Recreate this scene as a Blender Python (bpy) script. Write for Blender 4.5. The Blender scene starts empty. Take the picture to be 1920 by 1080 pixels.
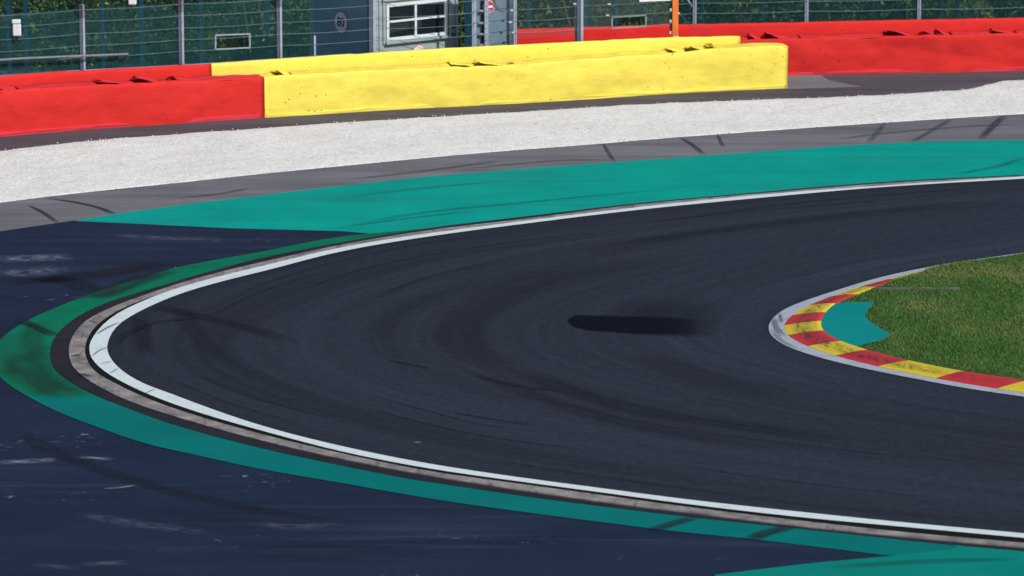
import bpy, math, random
import numpy as np
from mathutils import Vector, noise as mnoise

random.seed(7)
SC = bpy.context.scene
COL = SC.collection

# ------------------------------------------------------------------ camera
H = 16.0
FPX = 8600.0                      # focal length in pixels of the 1920 px frame
PITCH = math.radians(11.3)
cam = bpy.data.cameras.new("camera")
cam.sensor_width = 36.0
cam.lens = 36.0 * FPX / 1920.0
cam.clip_start = 1.0
cam.clip_end = 3000.0
cam.dof.use_dof = True
cam.dof.focus_distance = 82.0
cam.dof.aperture_fstop = 2.0
cam_o = bpy.data.objects.new("camera", cam)
cam_o.location = (0, 0, H)
cam_o.rotation_euler = (math.pi / 2 - PITCH, 0, 0)
COL.objects.link(cam_o)
SC.camera = cam_o

# ------------------------------------------------------------------ light
SUN_EL = math.radians(42)
SUN_AZ = math.radians(136)        # clockwise from +Y
world = bpy.data.worlds.new("World")
SC.world = world
world.use_nodes = True
wn = world.node_tree.nodes
sky = wn.new("ShaderNodeTexSky")
sky.sky_type = 'NISHITA'
sky.sun_disc = False
sky.sun_elevation = SUN_EL
sky.sun_rotation = SUN_AZ
wn["Background"].inputs[1].default_value = 0.09
world.node_tree.links.new(sky.outputs[0], wn["Background"].inputs[0])
sun = bpy.data.lights.new("sun", 'SUN')
sun.energy = 4.2
sun.angle = math.radians(0.5)
sun.color = (1.0, 0.95, 0.88)
sun_o = bpy.data.objects.new("sun", sun)
sd = Vector((math.sin(SUN_AZ) * math.cos(SUN_EL), math.cos(SUN_AZ) * math.cos(SUN_EL), math.sin(SUN_EL)))
sun_o.rotation_euler = sd.to_track_quat('Z', 'Y').to_euler()
sun_o.location = (30, 20, 60)
COL.objects.link(sun_o)
SC.view_settings.view_transform = 'Standard'
SC.view_settings.look = 'None'
SC.view_settings.exposure = 0.0
SC.view_settings.gamma = 1.0
SC.view_settings.use_curve_mapping = False

# ------------------------------------------------------------------ survey helpers
SP, CP = math.sin(PITCH), math.cos(PITCH)


def G(px, py, z=0.0):
    """place on the level z that the survey pixel looks at"""
    u = (px - 960.0) / FPX
    v = (540.0 - py) / FPX
    d = Vector((u, CP + v * SP, -SP + v * CP))
    t = (z - H) / d.z
    return Vector((d.x * t, d.y * t, z))


def proj(p):
    dep = p[1] * CP - (p[2] - H) * SP
    return 960 + FPX * p[0] / dep, 540 - FPX * (p[1] * SP + (p[2] - H) * CP) / dep


def hz(X, Y, py):
    v = (540.0 - py) / FPX
    return H + Y * (v * CP - SP) / (CP + v * SP)


def xat(px, Y, z=1.5):
    return (px - 960) / FPX * (Y * CP - (z - H) * SP)


def interp(tab, x):
    return float(np.interp(x, [t[0] for t in tab], [t[1] for t in tab]))


def catmull(pts, n=6):
    out = []
    P = [Vector(p) for p in pts]
    for i in range(len(P) - 1):
        p1, p2 = P[i], P[i + 1]
        p0 = P[i - 1] if i else p1 + (p1 - p2)
        p3 = P[i + 2] if i + 2 < len(P) else p2 + (p2 - p1)
        # centripetal-ish tangents keep uneven spacing smooth
        d01 = max((p1 - p0).length, 1e-4); d12 = max((p2 - p1).length, 1e-4); d23 = max((p3 - p2).length, 1e-4)
        m1 = ((p1 - p0) / d01 * d12 + (p2 - p1) / d12 * d01) / (d01 + d12) * d12
        m2 = ((p2 - p1) / d12 * d23 + (p3 - p2) / d23 * d12) / (d12 + d23) * d12
        for k in range(n):
            t = k / n
            t2, t3 = t * t, t * t * t
            out.append((2*t3-3*t2+1)*p1 + (t3-2*t2+t)*m1 + (-2*t3+3*t2)*p2 + (t3-t2)*m2)
    out.append(P[-1])
    return out


def smooth_pts(P, it=2):
    P = [p.copy() for p in P]
    for _ in range(it):
        Q = [p.copy() for p in P]
        for i in range(1, len(P) - 1):
            Q[i] = P[i] * 0.5 + (P[i - 1] + P[i + 1]) * 0.25
        P = Q
    return P


def extend(P, a=0.0, b=0.0):
    P = list(P)
    if a:
        k = min(len(P) - 1, 8)
        P.insert(0, P[0] + (P[0] - P[k]).normalized() * a)
    if b:
        k = max(0, len(P) - 9)
        P.append(P[-1] + (P[-1] - P[k]).normalized() * b)
    return P


def curve(px, z, a=0, b=0, n=6, sm=3):
    return extend(smooth_pts(catmull([G(x, y, z) for x, y in px], n), sm), a, b)


def resample(P, n, w=None):
    d = [0.0]
    for i in range(1, len(P)):
        d.append(d[-1] + (P[i] - P[i - 1]).length)
    L = d[-1]
    a = np.array([[*p] for p in P])
    s = np.linspace(0, L, n) if w is None else np.array(w) * L
    return [Vector((np.interp(t, d, a[:, 0]), np.interp(t, d, a[:, 1]), np.interp(t, d, a[:, 2]))) for t in s]


def resample_apex(P, n1, n2):
    k = min(range(len(P)), key=lambda i: P[i].x)
    k = min(max(k, 2), len(P) - 3)
    return resample(P[:k + 1], n1)[:-1] + resample(P[k:], n2)


# ------------------------------------------------------------------ object helpers
def mesh_obj(name, V, F, mat, parent=None, smooth=False, uv=None, attr=None, matidx=None):
    me = bpy.data.meshes.new(name)
    off = parent_world(parent)
    me.from_pydata([tuple(Vector(v) - off) for v in V], [], F)
    mats = mat if isinstance(mat, (list, tuple)) else [mat]
    for m in mats:
        me.materials.append(m)
    if matidx is not None:
        me.polygons.foreach_set("material_index", matidx)
    if smooth:
        me.polygons.foreach_set("use_smooth", [True] * len(me.polygons))
    if uv is not None:
        ul = me.uv_layers.new(name="uv")
        for l in me.loops:
            ul.data[l.index].uv = uv[l.vertex_index]
    if attr is not None:
        at = me.attributes.new("mark_strength", 'FLOAT', 'POINT')
        at.data.foreach_set("value", attr)
    me.update()
    o = bpy.data.objects.new(name, me)
    COL.objects.link(o)
    if parent:
        o.parent = parent
    return o


def parent_world(p):
    v = Vector((0, 0, 0))
    while p is not None:
        v += Vector(p.location)
        p = p.parent
    return v


def root(name, label, cat, loc, group=None):
    o = bpy.data.objects.new(name, None)
    COL.objects.link(o)
    o.location = loc
    o.empty_display_size = 0.2
    return tag(o, label, cat, group)


def tag(o, label=None, cat=None, group=None, kind=None):
    if label: o["label"] = label
    if cat: o["category"] = cat
    if group: o["group"] = group
    if kind: o["kind"] = kind
    return o


class MB:
    def __init__(s):
        s.V = []; s.F = []

    def add(s, V, F):
        k = len(s.V)
        s.V += [Vector(v) for v in V]
        s.F += [tuple(i + k for i in f) for f in F]
        return s

    def box(s, c, ax, ay, az):
        """box from centre and three half-axis vectors"""
        c, ax, ay, az = Vector(c), Vector(ax), Vector(ay), Vector(az)
        V = [c + sx * ax + sy * ay + sz * az for sz in (-1, 1) for sy in (-1, 1) for sx in (-1, 1)]
        return s.add(V, [(0, 2, 3, 1), (4, 5, 7, 6), (0, 1, 5, 4), (2, 6, 7, 3), (0, 4, 6, 2), (1, 3, 7, 5)])

    def tube(s, pts, r, n=6, cap=True):
        pts = [Vector(p) for p in pts]
        rings = []
        for i, p in enumerate(pts):
            t = (pts[min(i + 1, len(pts) - 1)] - pts[max(i - 1, 0)]).normalized()
            up = Vector((0, 0, 1)) if abs(t.z) < 0.9 else Vector((0, 1, 0))
            a = t.cross(up).normalized(); b = t.cross(a).normalized()
            rings.append([p + (a * math.cos(2*math.pi*k/n) + b * math.sin(2*math.pi*k/n)) * r for k in range(n)])
        V = [v for R in rings for v in R]
        F = []
        for i in range(len(pts) - 1):
            for k in range(n):
                F.append((i*n+k, i*n+(k+1) % n, (i+1)*n+(k+1) % n, (i+1)*n+k))
        if cap:
            F.append(tuple(range(n - 1, -1, -1)))
            F.append(tuple((len(pts)-1)*n + k for k in range(n)))
        return s.add(V, F)

    def disc(s, c, nrm, r, th, n=28):
        c, nrm = Vector(c), Vector(nrm).normalized()
        a = nrm.cross(Vector((0, 0, 1))).normalized(); b = nrm.cross(a).normalized()
        V = []
        for k in range(n):
            q = (a * math.cos(2*math.pi*k/n) + b * math.sin(2*math.pi*k/n)) * r
            V.append(c + q)
        V += [v + nrm * th for v in V]
        F = [tuple(range(n)), tuple(range(2*n-1, n-1, -1))]
        F += [(k, n+k, n+(k+1) % n, (k+1) % n) for k in range(n)]
        return s.add(V, F)

    def build(s, name, mat, parent=None, smooth=False, bevel=0):
        o = mesh_obj(name, s.V, s.F, mat, parent, smooth)
        if bevel:
            m = o.modifiers.new("bevel", 'BEVEL'); m.width = bevel; m.segments = 2; m.limit_method = 'ANGLE'
        return o


def ngon(name, P, z, mat, kind='structure'):
    o = mesh_obj(name, [(p.x, p.y, z) for p in P], [tuple(range(len(P)))], mat)
    if o.data.polygons[0].normal.z < 0:
        o.data.flip_normals()
    return tag(o, kind=kind)


def ribbon(name, A, B, mat, nv=1, parent=None, smooth=True, kind=None, zfun=None):
    """surface between two matched polylines, u in metres along, v 0..1 across"""
    n = len(A)
    V = []; UV = []; F = []
    d = 0
    for i in range(n):
        if i: d += ((A[i] + B[i]) / 2 - (A[i - 1] + B[i - 1]) / 2).length
        for j in range(nv + 1):
            t = j / nv
            p = A[i].lerp(B[i], t)
            if zfun: p.z += zfun(i / (n - 1), t)
            V.append(p); UV.append((d, t))
    for i in range(n - 1):
        for j in range(nv):
            a = i * (nv + 1) + j
            F.append((a, a + 1, a + nv + 2, a + nv + 1))
    o = mesh_obj(name, V, F, mat, parent, smooth, UV)
    if o.data.polygons[n // 2].normal.z < 0:
        o.data.flip_normals()
    if kind: tag(o, kind=kind)
    return o


# ------------------------------------------------------------------ materials
class NT:
    def __init__(s, name):
        s.m = bpy.data.materials.new(name)
        s.m.use_nodes = True
        s.t = s.m.node_tree
        s.n = s.t.nodes
        s.b = s.n["Principled BSDF"]
        s._c = None

    def link(s, a, b):
        s.t.links.new(a, b)

    def coord(s, kind='Object', scale=(1, 1, 1), rot=0.0):
        if kind == 'World':
            g = s.n.new("ShaderNodeNewGeometry").outputs['Position']
        else:
            g = s.n.new("ShaderNodeTexCoord").outputs[kind]
        m = s.n.new("ShaderNodeMapping")
        m.inputs['Scale'].default_value = scale
        m.inputs['Rotation'].default_value = (0, 0, rot)
        s.link(g, m.inputs[0])
        return m.outputs[0]

    def noise(s, co, scale=1, detail=4, rough=0.55, dist=0.0):
        t = s.n.new("ShaderNodeTexNoise")
        t.inputs['Scale'].default_value = scale
        t.inputs['Detail'].default_value = detail
        t.inputs['Roughness'].default_value = rough
        t.inputs['Distortion'].default_value = dist
        s.link(co, t.inputs['Vector'])
        return t.outputs['Fac']

    def voronoi(s, co, scale=1, out='Distance'):
        t = s.n.new("ShaderNodeTexVoronoi")
        t.inputs['Scale'].default_value = scale
        s.link(co, t.inputs['Vector'])
        return t.outputs[out]

    def ramp(s, fac, stops):
        r = s.n.new("ShaderNodeValToRGB")
        e = r.color_ramp.elements
        while len(e) < len(stops): e.new(0.5)
        for k, (p, c) in enumerate(stops):
            e[k].position = p
            e[k].color = (c, c, c, 1) if isinstance(c, (int, float)) else (*c, 1)
        s.link(fac, r.inputs[0])
        return r.outputs[0]

    def mix(s, fac, a, b, mode='MIX'):
        m = s.n.new("ShaderNodeMix")
        m.data_type = 'RGBA'; m.blend_type = mode
        for inp, v in ((m.inputs[0], fac), (m.inputs[6], a), (m.inputs[7], b)):
            if isinstance(v, (int, float)):
                inp.default_value = v if inp == m.inputs[0] else (v, v, v, 1)
            elif isinstance(v, tuple): inp.default_value = (*v, 1)
            else: s.link(v, inp)
        return m.outputs[2]

    def math(s, op, a, b):
        m = s.n.new("ShaderNodeMath"); m.operation = op
        for i, v in enumerate((a, b)):
            if isinstance(v, (int, float)): m.inputs[i].default_value = v
            else: s.link(v, m.inputs[i])
        return m.outputs[0]

    def bump(s, h, strength=0.3, dist=0.01):
        b = s.n.new("ShaderNodeBump")
        b.inputs['Strength'].default_value = strength
        b.inputs['Distance'].default_value = dist
        s.link(h, b.inputs['Height'])
        s.link(b.outputs[0], s.b.inputs['Normal'])

    def out(s, col, rough=0.8, spec=0.3, metal=0.0):
        if isinstance(col, tuple): s.b.inputs['Base Color'].default_value = (*col, 1)
        else: s.link(col, s.b.inputs['Base Color'])
        if isinstance(rough, (int, float)): s.b.inputs['Roughness'].default_value = rough
        else: s.link(rough, s.b.inputs['Roughness'])
        s.b.inputs['Specular IOR Level'].default_value = spec
        s.b.inputs['Metallic'].default_value = metal
        return s.m

    def alpha(s, a):
        if isinstance(a, (int, float)): s.b.inputs['Alpha'].default_value = a
        else: s.link(a, s.b.inputs['Alpha'])


def simple(name, col, rough=0.6, spec=0.4, metal=0.0, var=0.25, scale=6.0, bump=0.0):
    t = NT(name)
    co = t.coord('World')
    n = t.noise(co, scale, 5, 0.6)
    c = t.mix(t.ramp(n, [(0.3, 1 - var), (0.7, 1 + 0.0)]), (0, 0, 0), col)
    if bump: t.bump(n, bump, 0.02)
    return t.out(c, rough, spec, metal)


def asphalt(name, col, along='World', sx=0.12, sy=1.6, streak=0.35, fine=0.35, spec=0.08, rough=0.85, pale=None):
    t = NT(name)
    co = t.coord('World')
    grain = t.noise(co, 38, 3, 0.7)
    blot = t.noise(co, 0.5, 5, 0.6)
    st = t.noise(t.coord('World', (sx, sy, 1)), 1.0, 6, 0.62, 0.3)
    c = t.mix(t.ramp(grain, [(0.3, 1 - fine), (0.7, 1.0)]), (0, 0, 0), col)
    c = t.mix(1.0, c, t.ramp(st, [(0.32, 1 - streak), (0.68, 1.0 + streak * 0.6)]), 'MULTIPLY')
    c = t.mix(1.0, c, t.ramp(blot, [(0.3, 0.85), (0.7, 1.1)]), 'MULTIPLY')
    if pale:
        # pale scuffs: sparse flecks gathered in drawn-out patches
        a = t.noise(t.coord('World', (0.35, 0.8, 1)), 1.0, 4, 0.6)
        b = t.noise(t.coord('World', (5.0, 4.5, 1)), 1.0, 5, 0.75)
        f = t.math('MULTIPLY', t.ramp(a, [(0.57, 0.0), (0.68, 1.0)]), t.ramp(b, [(0.58, 0.0), (0.75, 1.0)]))
        c = t.mix(t.math('MULTIPLY', f, 0.8), c, pale)
        # polished, greyer streaks
        g2 = t.noise(t.coord('World', (0.22, 2.6, 1), 0.05), 1.0, 5, 0.65, 0.4)
        g3 = t.noise(t.coord('World', (0.12, 0.25, 1)), 1.0, 2, 0.5)
        f2 = t.math('MULTIPLY', t.ramp(g2, [(0.52, 0.0), (0.7, 1.0)]), t.ramp(g3, [(0.45, 0.1), (0.62, 1.0)]))
        c = t.mix(t.math('MULTIPLY', f2, 0.16), c, (0.09, 0.11, 0.17))
    t.bump(grain, 0.25, 0.006)
    return t.out(c, rough, spec)


def paint_ground(name, col, worn=(0.03, 0.035, 0.045), wear=0.25, sx=0.15, sy=1.5, fine=0.12):
    t = NT(name)
    co = t.coord('World')
    st = t.noise(t.coord('World', (sx, sy, 1), 0.06), 1.0, 6, 0.6, 0.2)
    g = t.noise(co, 30, 3, 0.7)
    blot = t.noise(co, 0.6, 5, 0.55)
    c = t.mix(t.ramp(g, [(0.3, 1 - fine), (0.7, 1.0)]), (0, 0, 0), col)
    c = t.mix(t.ramp(st, [(0.5, 0.0), (0.8, wear)]), c, worn)
    c = t.mix(1.0, c, t.ramp(blot, [(0.3, 0.86), (0.7, 1.06)]), 'MULTIPLY')
    t.bump(g, 0.2, 0.004)
    return t.out(c, 0.8, 0.05)


def track_mat():
    t = NT("track_asphalt")
    co = t.coord('World')
    grain = t.noise(co, 42, 3, 0.75)
    uv = t.coord('UV', (0.03, 9.0, 1))
    s1 = t.noise(uv, 1.0, 6, 0.65, 0.25)
    s2 = t.noise(t.coord('UV', (0.05, 40.0, 1)), 1.0, 5, 0.7, 0.1)
    s3 = t.noise(t.coord('UV', (0.016, 3.2, 1)), 1.0, 3, 0.5, 0.5)
    c = t.mix(t.ramp(grain, [(0.28, 0.6), (0.72, 1.2)]), (0, 0, 0), (0.0255, 0.0325, 0.049))
    c = t.mix(1.0, c, t.ramp(s1, [(0.3, 0.68), (0.46, 0.96), (0.7, 1.16)]), 'MULTIPLY')
    c = t.mix(1.0, c, t.ramp(s2, [(0.3, 0.8), (0.65, 1.1)]), 'MULTIPLY')
    c = t.mix(1.0, c, t.ramp(s3, [(0.3, 0.72), (0.62, 1.12)]), 'MULTIPLY')
    hue = t.noise(t.coord('UV', (0.12, 5.0, 1)), 1.0, 4, 0.6)
    c = t.mix(1.0, c, t.mix(hue, (1.12, 0.95, 1.04), (0.88, 1.06, 0.97)), 'MULTIPLY')
    fl = t.noise(t.coord('World', (7, 5, 1)), 1.0, 6, 0.85)
    c = t.mix(1.0, c, t.ramp(fl, [(0.32, 0.72), (0.5, 1.0), (0.72, 1.4)]), 'MULTIPLY')
    t.bump(grain, 0.3, 0.006)
    return t.out(c, 0.85, 0.06)


def belt(name, col, dirt):
    t = NT(name)
    co = t.coord('World')
    n = t.noise(co, 0.9, 5, 0.6)
    n2 = t.noise(t.coord('World', (1.5, 1.5, 5)), 2.2, 5, 0.65)
    c = t.mix(t.ramp(n, [(0.35, 0.0), (0.75, 0.35)]), col, dirt)
    c = t.mix(1.0, c, t.ramp(n2, [(0.3, 0.88), (0.7, 1.05)]), 'MULTIPLY')
    sm = t.noise(t.coord('World', (1.2, 1.2, 2.2)), 0.8, 6, 0.7, 0.6)
    c = t.mix(t.ramp(sm, [(0.6, 0.0), (0.74, 0.22)]), c, tuple(min(1, x * 1.04 + 0.05) for x in col))
    sv = t.noise(t.coord('World', (3.0, 3.0, 0.5)), 0.9, 5, 0.65)
    c = t.mix(t.ramp(sv, [(0.58, 0.0), (0.78, 0.3)]), c, dirt)
    # small black scuffs and punctures, gathered in places
    v = t.voronoi(co, 6.0)
    gate = t.noise(co, 0.7, 2, 0.5)
    f = t.math('MULTIPLY', t.ramp(v, [(0.05, 1.0), (0.14, 0.0)]), t.ramp(gate, [(0.55, 0.0), (0.62, 1.0)]))
    c = t.mix(t.math('MULTIPLY', f, 0.9), c, (0.03, 0.012, 0.01))
    t.bump(n2, 0.15, 0.03)
    return t.out(c, 0.75, 0.08)


M = {}
M['ground'] = simple("meadow_ground", (0.05, 0.075, 0.025), 0.95, 0.1, var=0.5, scale=1.5)
M['service'] = asphalt("service_asphalt", (0.105, 0.095, 0.112), streak=0.3)
M['patch'] = asphalt("old_asphalt_patch", (0.21, 0.21, 0.225), streak=0.2)
M['grey'] = asphalt("grey_runoff_asphalt", (0.165, 0.164, 0.184), sx=0.1, sy=1.2, streak=0.3, fine=0.25)
M['sealed'] = asphalt("sealed_asphalt", (0.0115, 0.0200, 0.049), sx=0.2, sy=0.7, streak=0.28, fine=0.3,
                      pale=(0.3, 0.34, 0.42), spec=0.10, rough=0.7)
M['track'] = track_mat()
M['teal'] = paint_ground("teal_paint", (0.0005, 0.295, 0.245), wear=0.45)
M['teal_low'] = paint_ground("dark_teal_paint", (0.0005, 0.150, 0.142), wear=0.25)  # darker teal than the upper runoff
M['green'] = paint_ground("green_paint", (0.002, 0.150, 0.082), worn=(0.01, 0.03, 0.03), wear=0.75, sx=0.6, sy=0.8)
M['darkstrip'] = asphalt("dark_edge_asphalt", (0.026, 0.024, 0.034), streak=0.3)
M['soil'] = simple("black_soil", (0.008, 0.010, 0.008), 0.95, 0.1, var=0.6, scale=8)


def concrete_mat():
    t = NT("kerb_concrete")
    co = t.coord('World')
    n = t.noise(co, 2.5, 6, 0.65)
    g = t.noise(co, 30, 3, 0.7)
    sc = t.noise(t.coord('World', (6, 1.2, 1), 0.7), 1.0, 4, 0.6)
    c = t.mix(t.ramp(n, [(0.35, 0.0), (0.65, 1.0)]), (0.13, 0.122, 0.13), (0.31, 0.28, 0.27))
    c = t.mix(t.ramp(sc, [(0.57, 0.0), (0.70, 0.75)]), c, (0.05, 0.05, 0.06))
    c = t.mix(1.0, c, t.ramp(g, [(0.3, 0.75), (0.7, 1.05)]), 'MULTIPLY')
    t.bump(g, 0.4, 0.01)
    return t.out(c, 0.85, 0.2)


def white_line_mat(name, col, dirt=0.5, lo=0.55):
    t = NT(name)
    co = t.coord('World')
    n = t.noise(t.coord('World', (2.2, 5, 1), 0.5), 1.0, 6, 0.7)
    g = t.noise(co, 22, 4, 0.7)
    u = t.noise(t.coord('UV', (0.5, 14, 1)), 1.0, 5, 0.65)
    c = t.mix(t.ramp(n, [(lo, 0.0), (lo + 0.25, dirt)]), col, (0.16, 0.17, 0.2))
    c = t.mix(t.ramp(u, [(0.52, 0.0), (0.8, dirt)]), c, (0.2, 0.21, 0.24))
    c = t.mix(1.0, c, t.ramp(g, [(0.3, 0.85), (0.7, 1.05)]), 'MULTIPLY')
    return t.out(c, 0.6, 0.3)


def kerb_mat(name, col, rub=0.7):
    t = NT(name)
    co = t.coord('World')
    n = t.noise(t.coord('UV', (1.0, 2.0, 1)), 1.6, 6, 0.75, 0.3)
    g = t.noise(co, 16, 4, 0.8)
    uv = t.n.new("ShaderNodeTexCoord").outputs['UV']
    sep = t.n.new("ShaderNodeSeparateXYZ"); t.link(uv, sep.inputs[0])
    # rubber left by tyres along the middle of the kerb
    band = t.ramp(sep.outputs[1], [(0.12, 0.0), (0.38, 1.0), (0.62, 0.85), (0.95, 0.05)])
    far = t.n.new("ShaderNodeSeparateXYZ"); t.link(co, far.inputs[0])
    lim = t.ramp(t.math('MULTIPLY', t.math('SUBTRACT', far.outputs[0], 4.5), 0.2), [(0.0, 1.0), (0.4, 0.9), (0.75, 0.12)])
    f = t.math('MULTIPLY', t.math('MULTIPLY', band, lim), t.math('MULTIPLY', t.ramp(n, [(0.36, 0.3), (0.54, 1.0)]), t.ramp(t.noise(t.coord('World', (14, 4, 4)), 1.0, 5, 0.8), [(0.40, 0.15), (0.56, 1.0)])))
    c = t.mix(t.math('MULTIPLY', f, rub), col, (0.018, 0.016, 0.02))
    c = t.mix(1.0, c, t.ramp(g, [(0.3, 0.82), (0.7, 1.05)]), 'MULTIPLY')
    t.bump(g, 0.2, 0.006)
    return t.out(c, 0.65, 0.3)


M['concrete'] = concrete_mat()
M['white'] = white_line_mat("white_line_paint", (0.60, 0.68, 0.70), 0.5, 0.54)
M['white_in'] = white_line_mat("greyed_line_paint", (0.36, 0.39, 0.45), 0.7, 0.5)
M['kred'] = kerb_mat("kerb_red", (0.46, 0.022, 0.028), 0.85)
M['kyel'] = kerb_mat("kerb_yellow", (0.60, 0.47, 0.02), 0.85)
M['teal_in'] = paint_ground("teal_infield_paint", (0.002, 0.22, 0.215), wear=0.08)
M['red'] = belt("red_belt", (0.61, 0.029, 0.026), (0.52, 0.026, 0.024))
M['yellow'] = belt("yellow_belt", (0.81, 0.68, 0.108), (0.74, 0.56, 0.07))
M['pink'] = belt("faded_red_belt", (0.60, 0.04, 0.055), (0.48, 0.025, 0.032))
M['yellow_top'] = belt("scuffed_yellow_belt", (0.82, 0.68, 0.11), (0.70, 0.48, 0.06))
M['rubber'] = simple("tyre_rubber", (0.012, 0.012, 0.014), 0.8, 0.3, var=0.4)
M['galv'] = simple("galvanised_steel", (0.36, 0.42, 0.50), 0.45, 0.5, 0.2, var=0.25)
M['galv_dark'] = simple("dark_steel", (0.09, 0.105, 0.17), 0.5, 0.4, 0.2, var=0.3)
M['pole'] = simple('weathered_pole', (0.17, 0.19, 0.21), 0.6, 0.3, 0.1)
M['wire'] = simple("fence_cable", (0.11, 0.17, 0.19), 0.5, 0.4, 0.2, var=0.2)
M['mesh'] = simple("coated_mesh", (0.022, 0.10, 0.105), 0.5, 0.3, var=0.15)
M['meshg'] = simple("grey_mesh", (0.10, 0.17, 0.17), 0.5, 0.3, var=0.15)
M['tealpost'] = simple("teal_coated_steel", (0.006, 0.058, 0.10), 0.5, 0.3, var=0.3)
M['hut'] = simple("hut_grey_paint", (0.30, 0.375, 0.39), 0.6, 0.3, var=0.2, scale=3)
M['hut_side'] = simple("hut_blue_grey_paint", (0.19, 0.34, 0.42), 0.6, 0.3, var=0.2, scale=2)
M['panel'] = simple("steel_panel_paint", (0.135, 0.20, 0.27), 0.55, 0.35, var=0.15, scale=4)
M['frame'] = simple("window_white", (0.62, 0.68, 0.72), 0.5, 0.4, var=0.12)
M['signwhite'] = simple("sign_white", (0.72, 0.72, 0.76), 0.5, 0.4, var=0.1)
M['signred'] = simple("sign_red", (0.55, 0.03, 0.05), 0.5, 0.4, var=0.15)
M['ink'] = simple("sign_ink", (0.012, 0.03, 0.05), 0.6, 0.3, var=0.1)
M['orange'] = simple("orange_paint", (0.85, 0.20, 0.035), 0.5, 0.35, var=0.15)
M['black'] = simple("black_plastic", (0.008, 0.010, 0.016), 0.5, 0.4, var=0.2)
M['lav'] = simple('lavender_grey_paint', (0.22, 0.28, 0.40), 0.6)
M['roof'] = simple("roof_sheet", (0.2, 0.22, 0.24), 0.6, 0.3)
tg = NT("window_glass")
M['glass'] = tg.out((0.008, 0.014, 0.02), 0.06, 0.5)
M['bark'] = simple("bark", (0.07, 0.055, 0.04), 0.9, 0.1, var=0.5, scale=10)
M['palestem'] = simple("pale_stem", (0.16, 0.15, 0.11), 0.9, 0.1, var=0.4, scale=10)


def leaf(name, col):
    t = NT(name)
    co = t.coord('World')
    n = t.noise(co, 1.3, 4, 0.6)
    n2 = t.noise(co, 9, 2, 0.6)
    c = t.mix(n, tuple(x * 0.6 for x in col), tuple(min(1, x * 1.35) for x in col))
    c = t.mix(1.0, c, t.ramp(n2, [(0.3, 0.6), (0.7, 1.2)]), 'MULTIPLY')
    m = t.out(c, 0.6, 0.25)
    return m


M['leaf'] = [leaf("leaf_dark", (0.020, 0.060, 0.020)), leaf("leaf_mid", (0.060, 0.125, 0.030)),
             leaf("leaf_olive", (0.105, 0.155, 0.042)), leaf("leaf_yellow", (0.30, 0.25, 0.04))]

# ------------------------------------------------------------------ ground sheets
gs = [Vector((-600, -300, 0)), Vector((600, -300, 0)), Vector((600, 116, 0)), Vector((-600, 116, 0))]
V = [tuple(p) for p in gs] + [(600, 126, 4), (-600, 126, 4), (600, 900, 10), (-600, 900, 10)]
tag(mesh_obj("ground", V, [(0, 1, 2, 3), (3, 2, 4, 5), (5, 4, 6, 7)], M['ground']), kind='structure')
ngon("service_road", [Vector((-45, 25, 0)), Vector((45, 25, 0)), Vector((45, 113, 0)), Vector((-45, 107, 0))], 0.006, M['service'])

# traced curves of the hairpin (survey pixels)
W_in = [(1920,335),(1650,351),(1425,371),(1200,393),(960,422.5),(827,440),(640,471),(500,507),(420,526.5),(340,550),(306.7,563),(273,578),(245,593),(226.7,605),(215,616.7),(206.7,630),(202,643),(200.8,653),(203,663),(211.7,678),(226.7,693),(250,709),(275,721.5),(320,738),(400,768),(500,801),(640,836.5),(807,870),(973,895),(1140,917),(1280,935.5),(1493,959),(1707,980.7),(1920,1000)]
W_out = [(1920,330.7),(1650,345),(1425,364.5),(1200,386),(960,417),(827,433),(640,463),(500,497),(400,521),(306.7,549),(266.7,565),(223,586),(193,609),(178.3,626),(169,643),(167.5,656.7),(172,671.7),(186,688),(206.7,703.3),(233,718),(253,728),(300,748),(383,776.7),(500,810),(640,846.5),(807,879),(973,902.7),(1140,925),(1280,944),(1493,969),(1707,989),(1920,1008.7)]
C_in = [(1920,330),(1425,363.8),(960,416.3),(640,462.3),(500,496),(400,519),(300,549),(256.7,564),(218,581.7),(190,600),(173,617),(162,638),(159,656.7),(162.5,673),(171.7,690),(190,705),(216.7,719),(240,731),(293,754),(383,784),(500,816.7),(640,850),(807,884),(973,907),(1140,930),(1280,949.5),(1493,975.5),(1707,999),(1920,1018)]
C_out = [(1920,329.5),(1650,343.5),(1425,362.3),(1200,382.5),(973,411.5),(827,428),(640,458.5),(500,489),(400,513),(330,533),(273,552),(236.7,565),(200,580),(166.7,597),(145,617),(133,637),(128.7,656.7),(131.7,676),(140,691.7),(151.7,702),(170,715),(198,731),(233,748),(300,771.7),(383,796.7),(500,828),(640,860),(807,891.7),(973,918),(1140,941.7),(1280,959),(1493,985),(1707,1006.7),(1920,1025.5)]
GI = [(1920,328),(1650,341.5),(1425,360.5),(1200,380.6),(973,407.5),(827,424.5),(640,454.5),(500,481.7),(400,507),(300,536.7),(248,552),(210,564),(166.7,582),(143,595.5),(121,611.7),(108,625),(98,641),(94,658),(95,675),(101,691),(113,703),(133,717),(155,730),(187,745.5),(233,763),(300,788),(383,813),(500,843),(640,873),(773,899),(887,916),(993,932),(1133,950),(1280,968),(1453,986.7),(1627,1005),(1793,1023),(1920,1034)]
EXT = 16
a_win = curve(W_in, 0.034, EXT, EXT)
a_wout = curve(W_out, 0.034, EXT, EXT)
a_cin = curve(C_in, 0.045, EXT, EXT)
a_cout = curve(C_out, 0.045, EXT, EXT)
a_gi = curve(GI, 0.022, EXT, EXT)
NA, NB = 90, 110
r_win, r_wout, r_cin, r_cout, r_gi = [resample_apex(p, NA, NB) for p in (a_win, a_wout, a_cin, a_cout, a_gi)]

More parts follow.
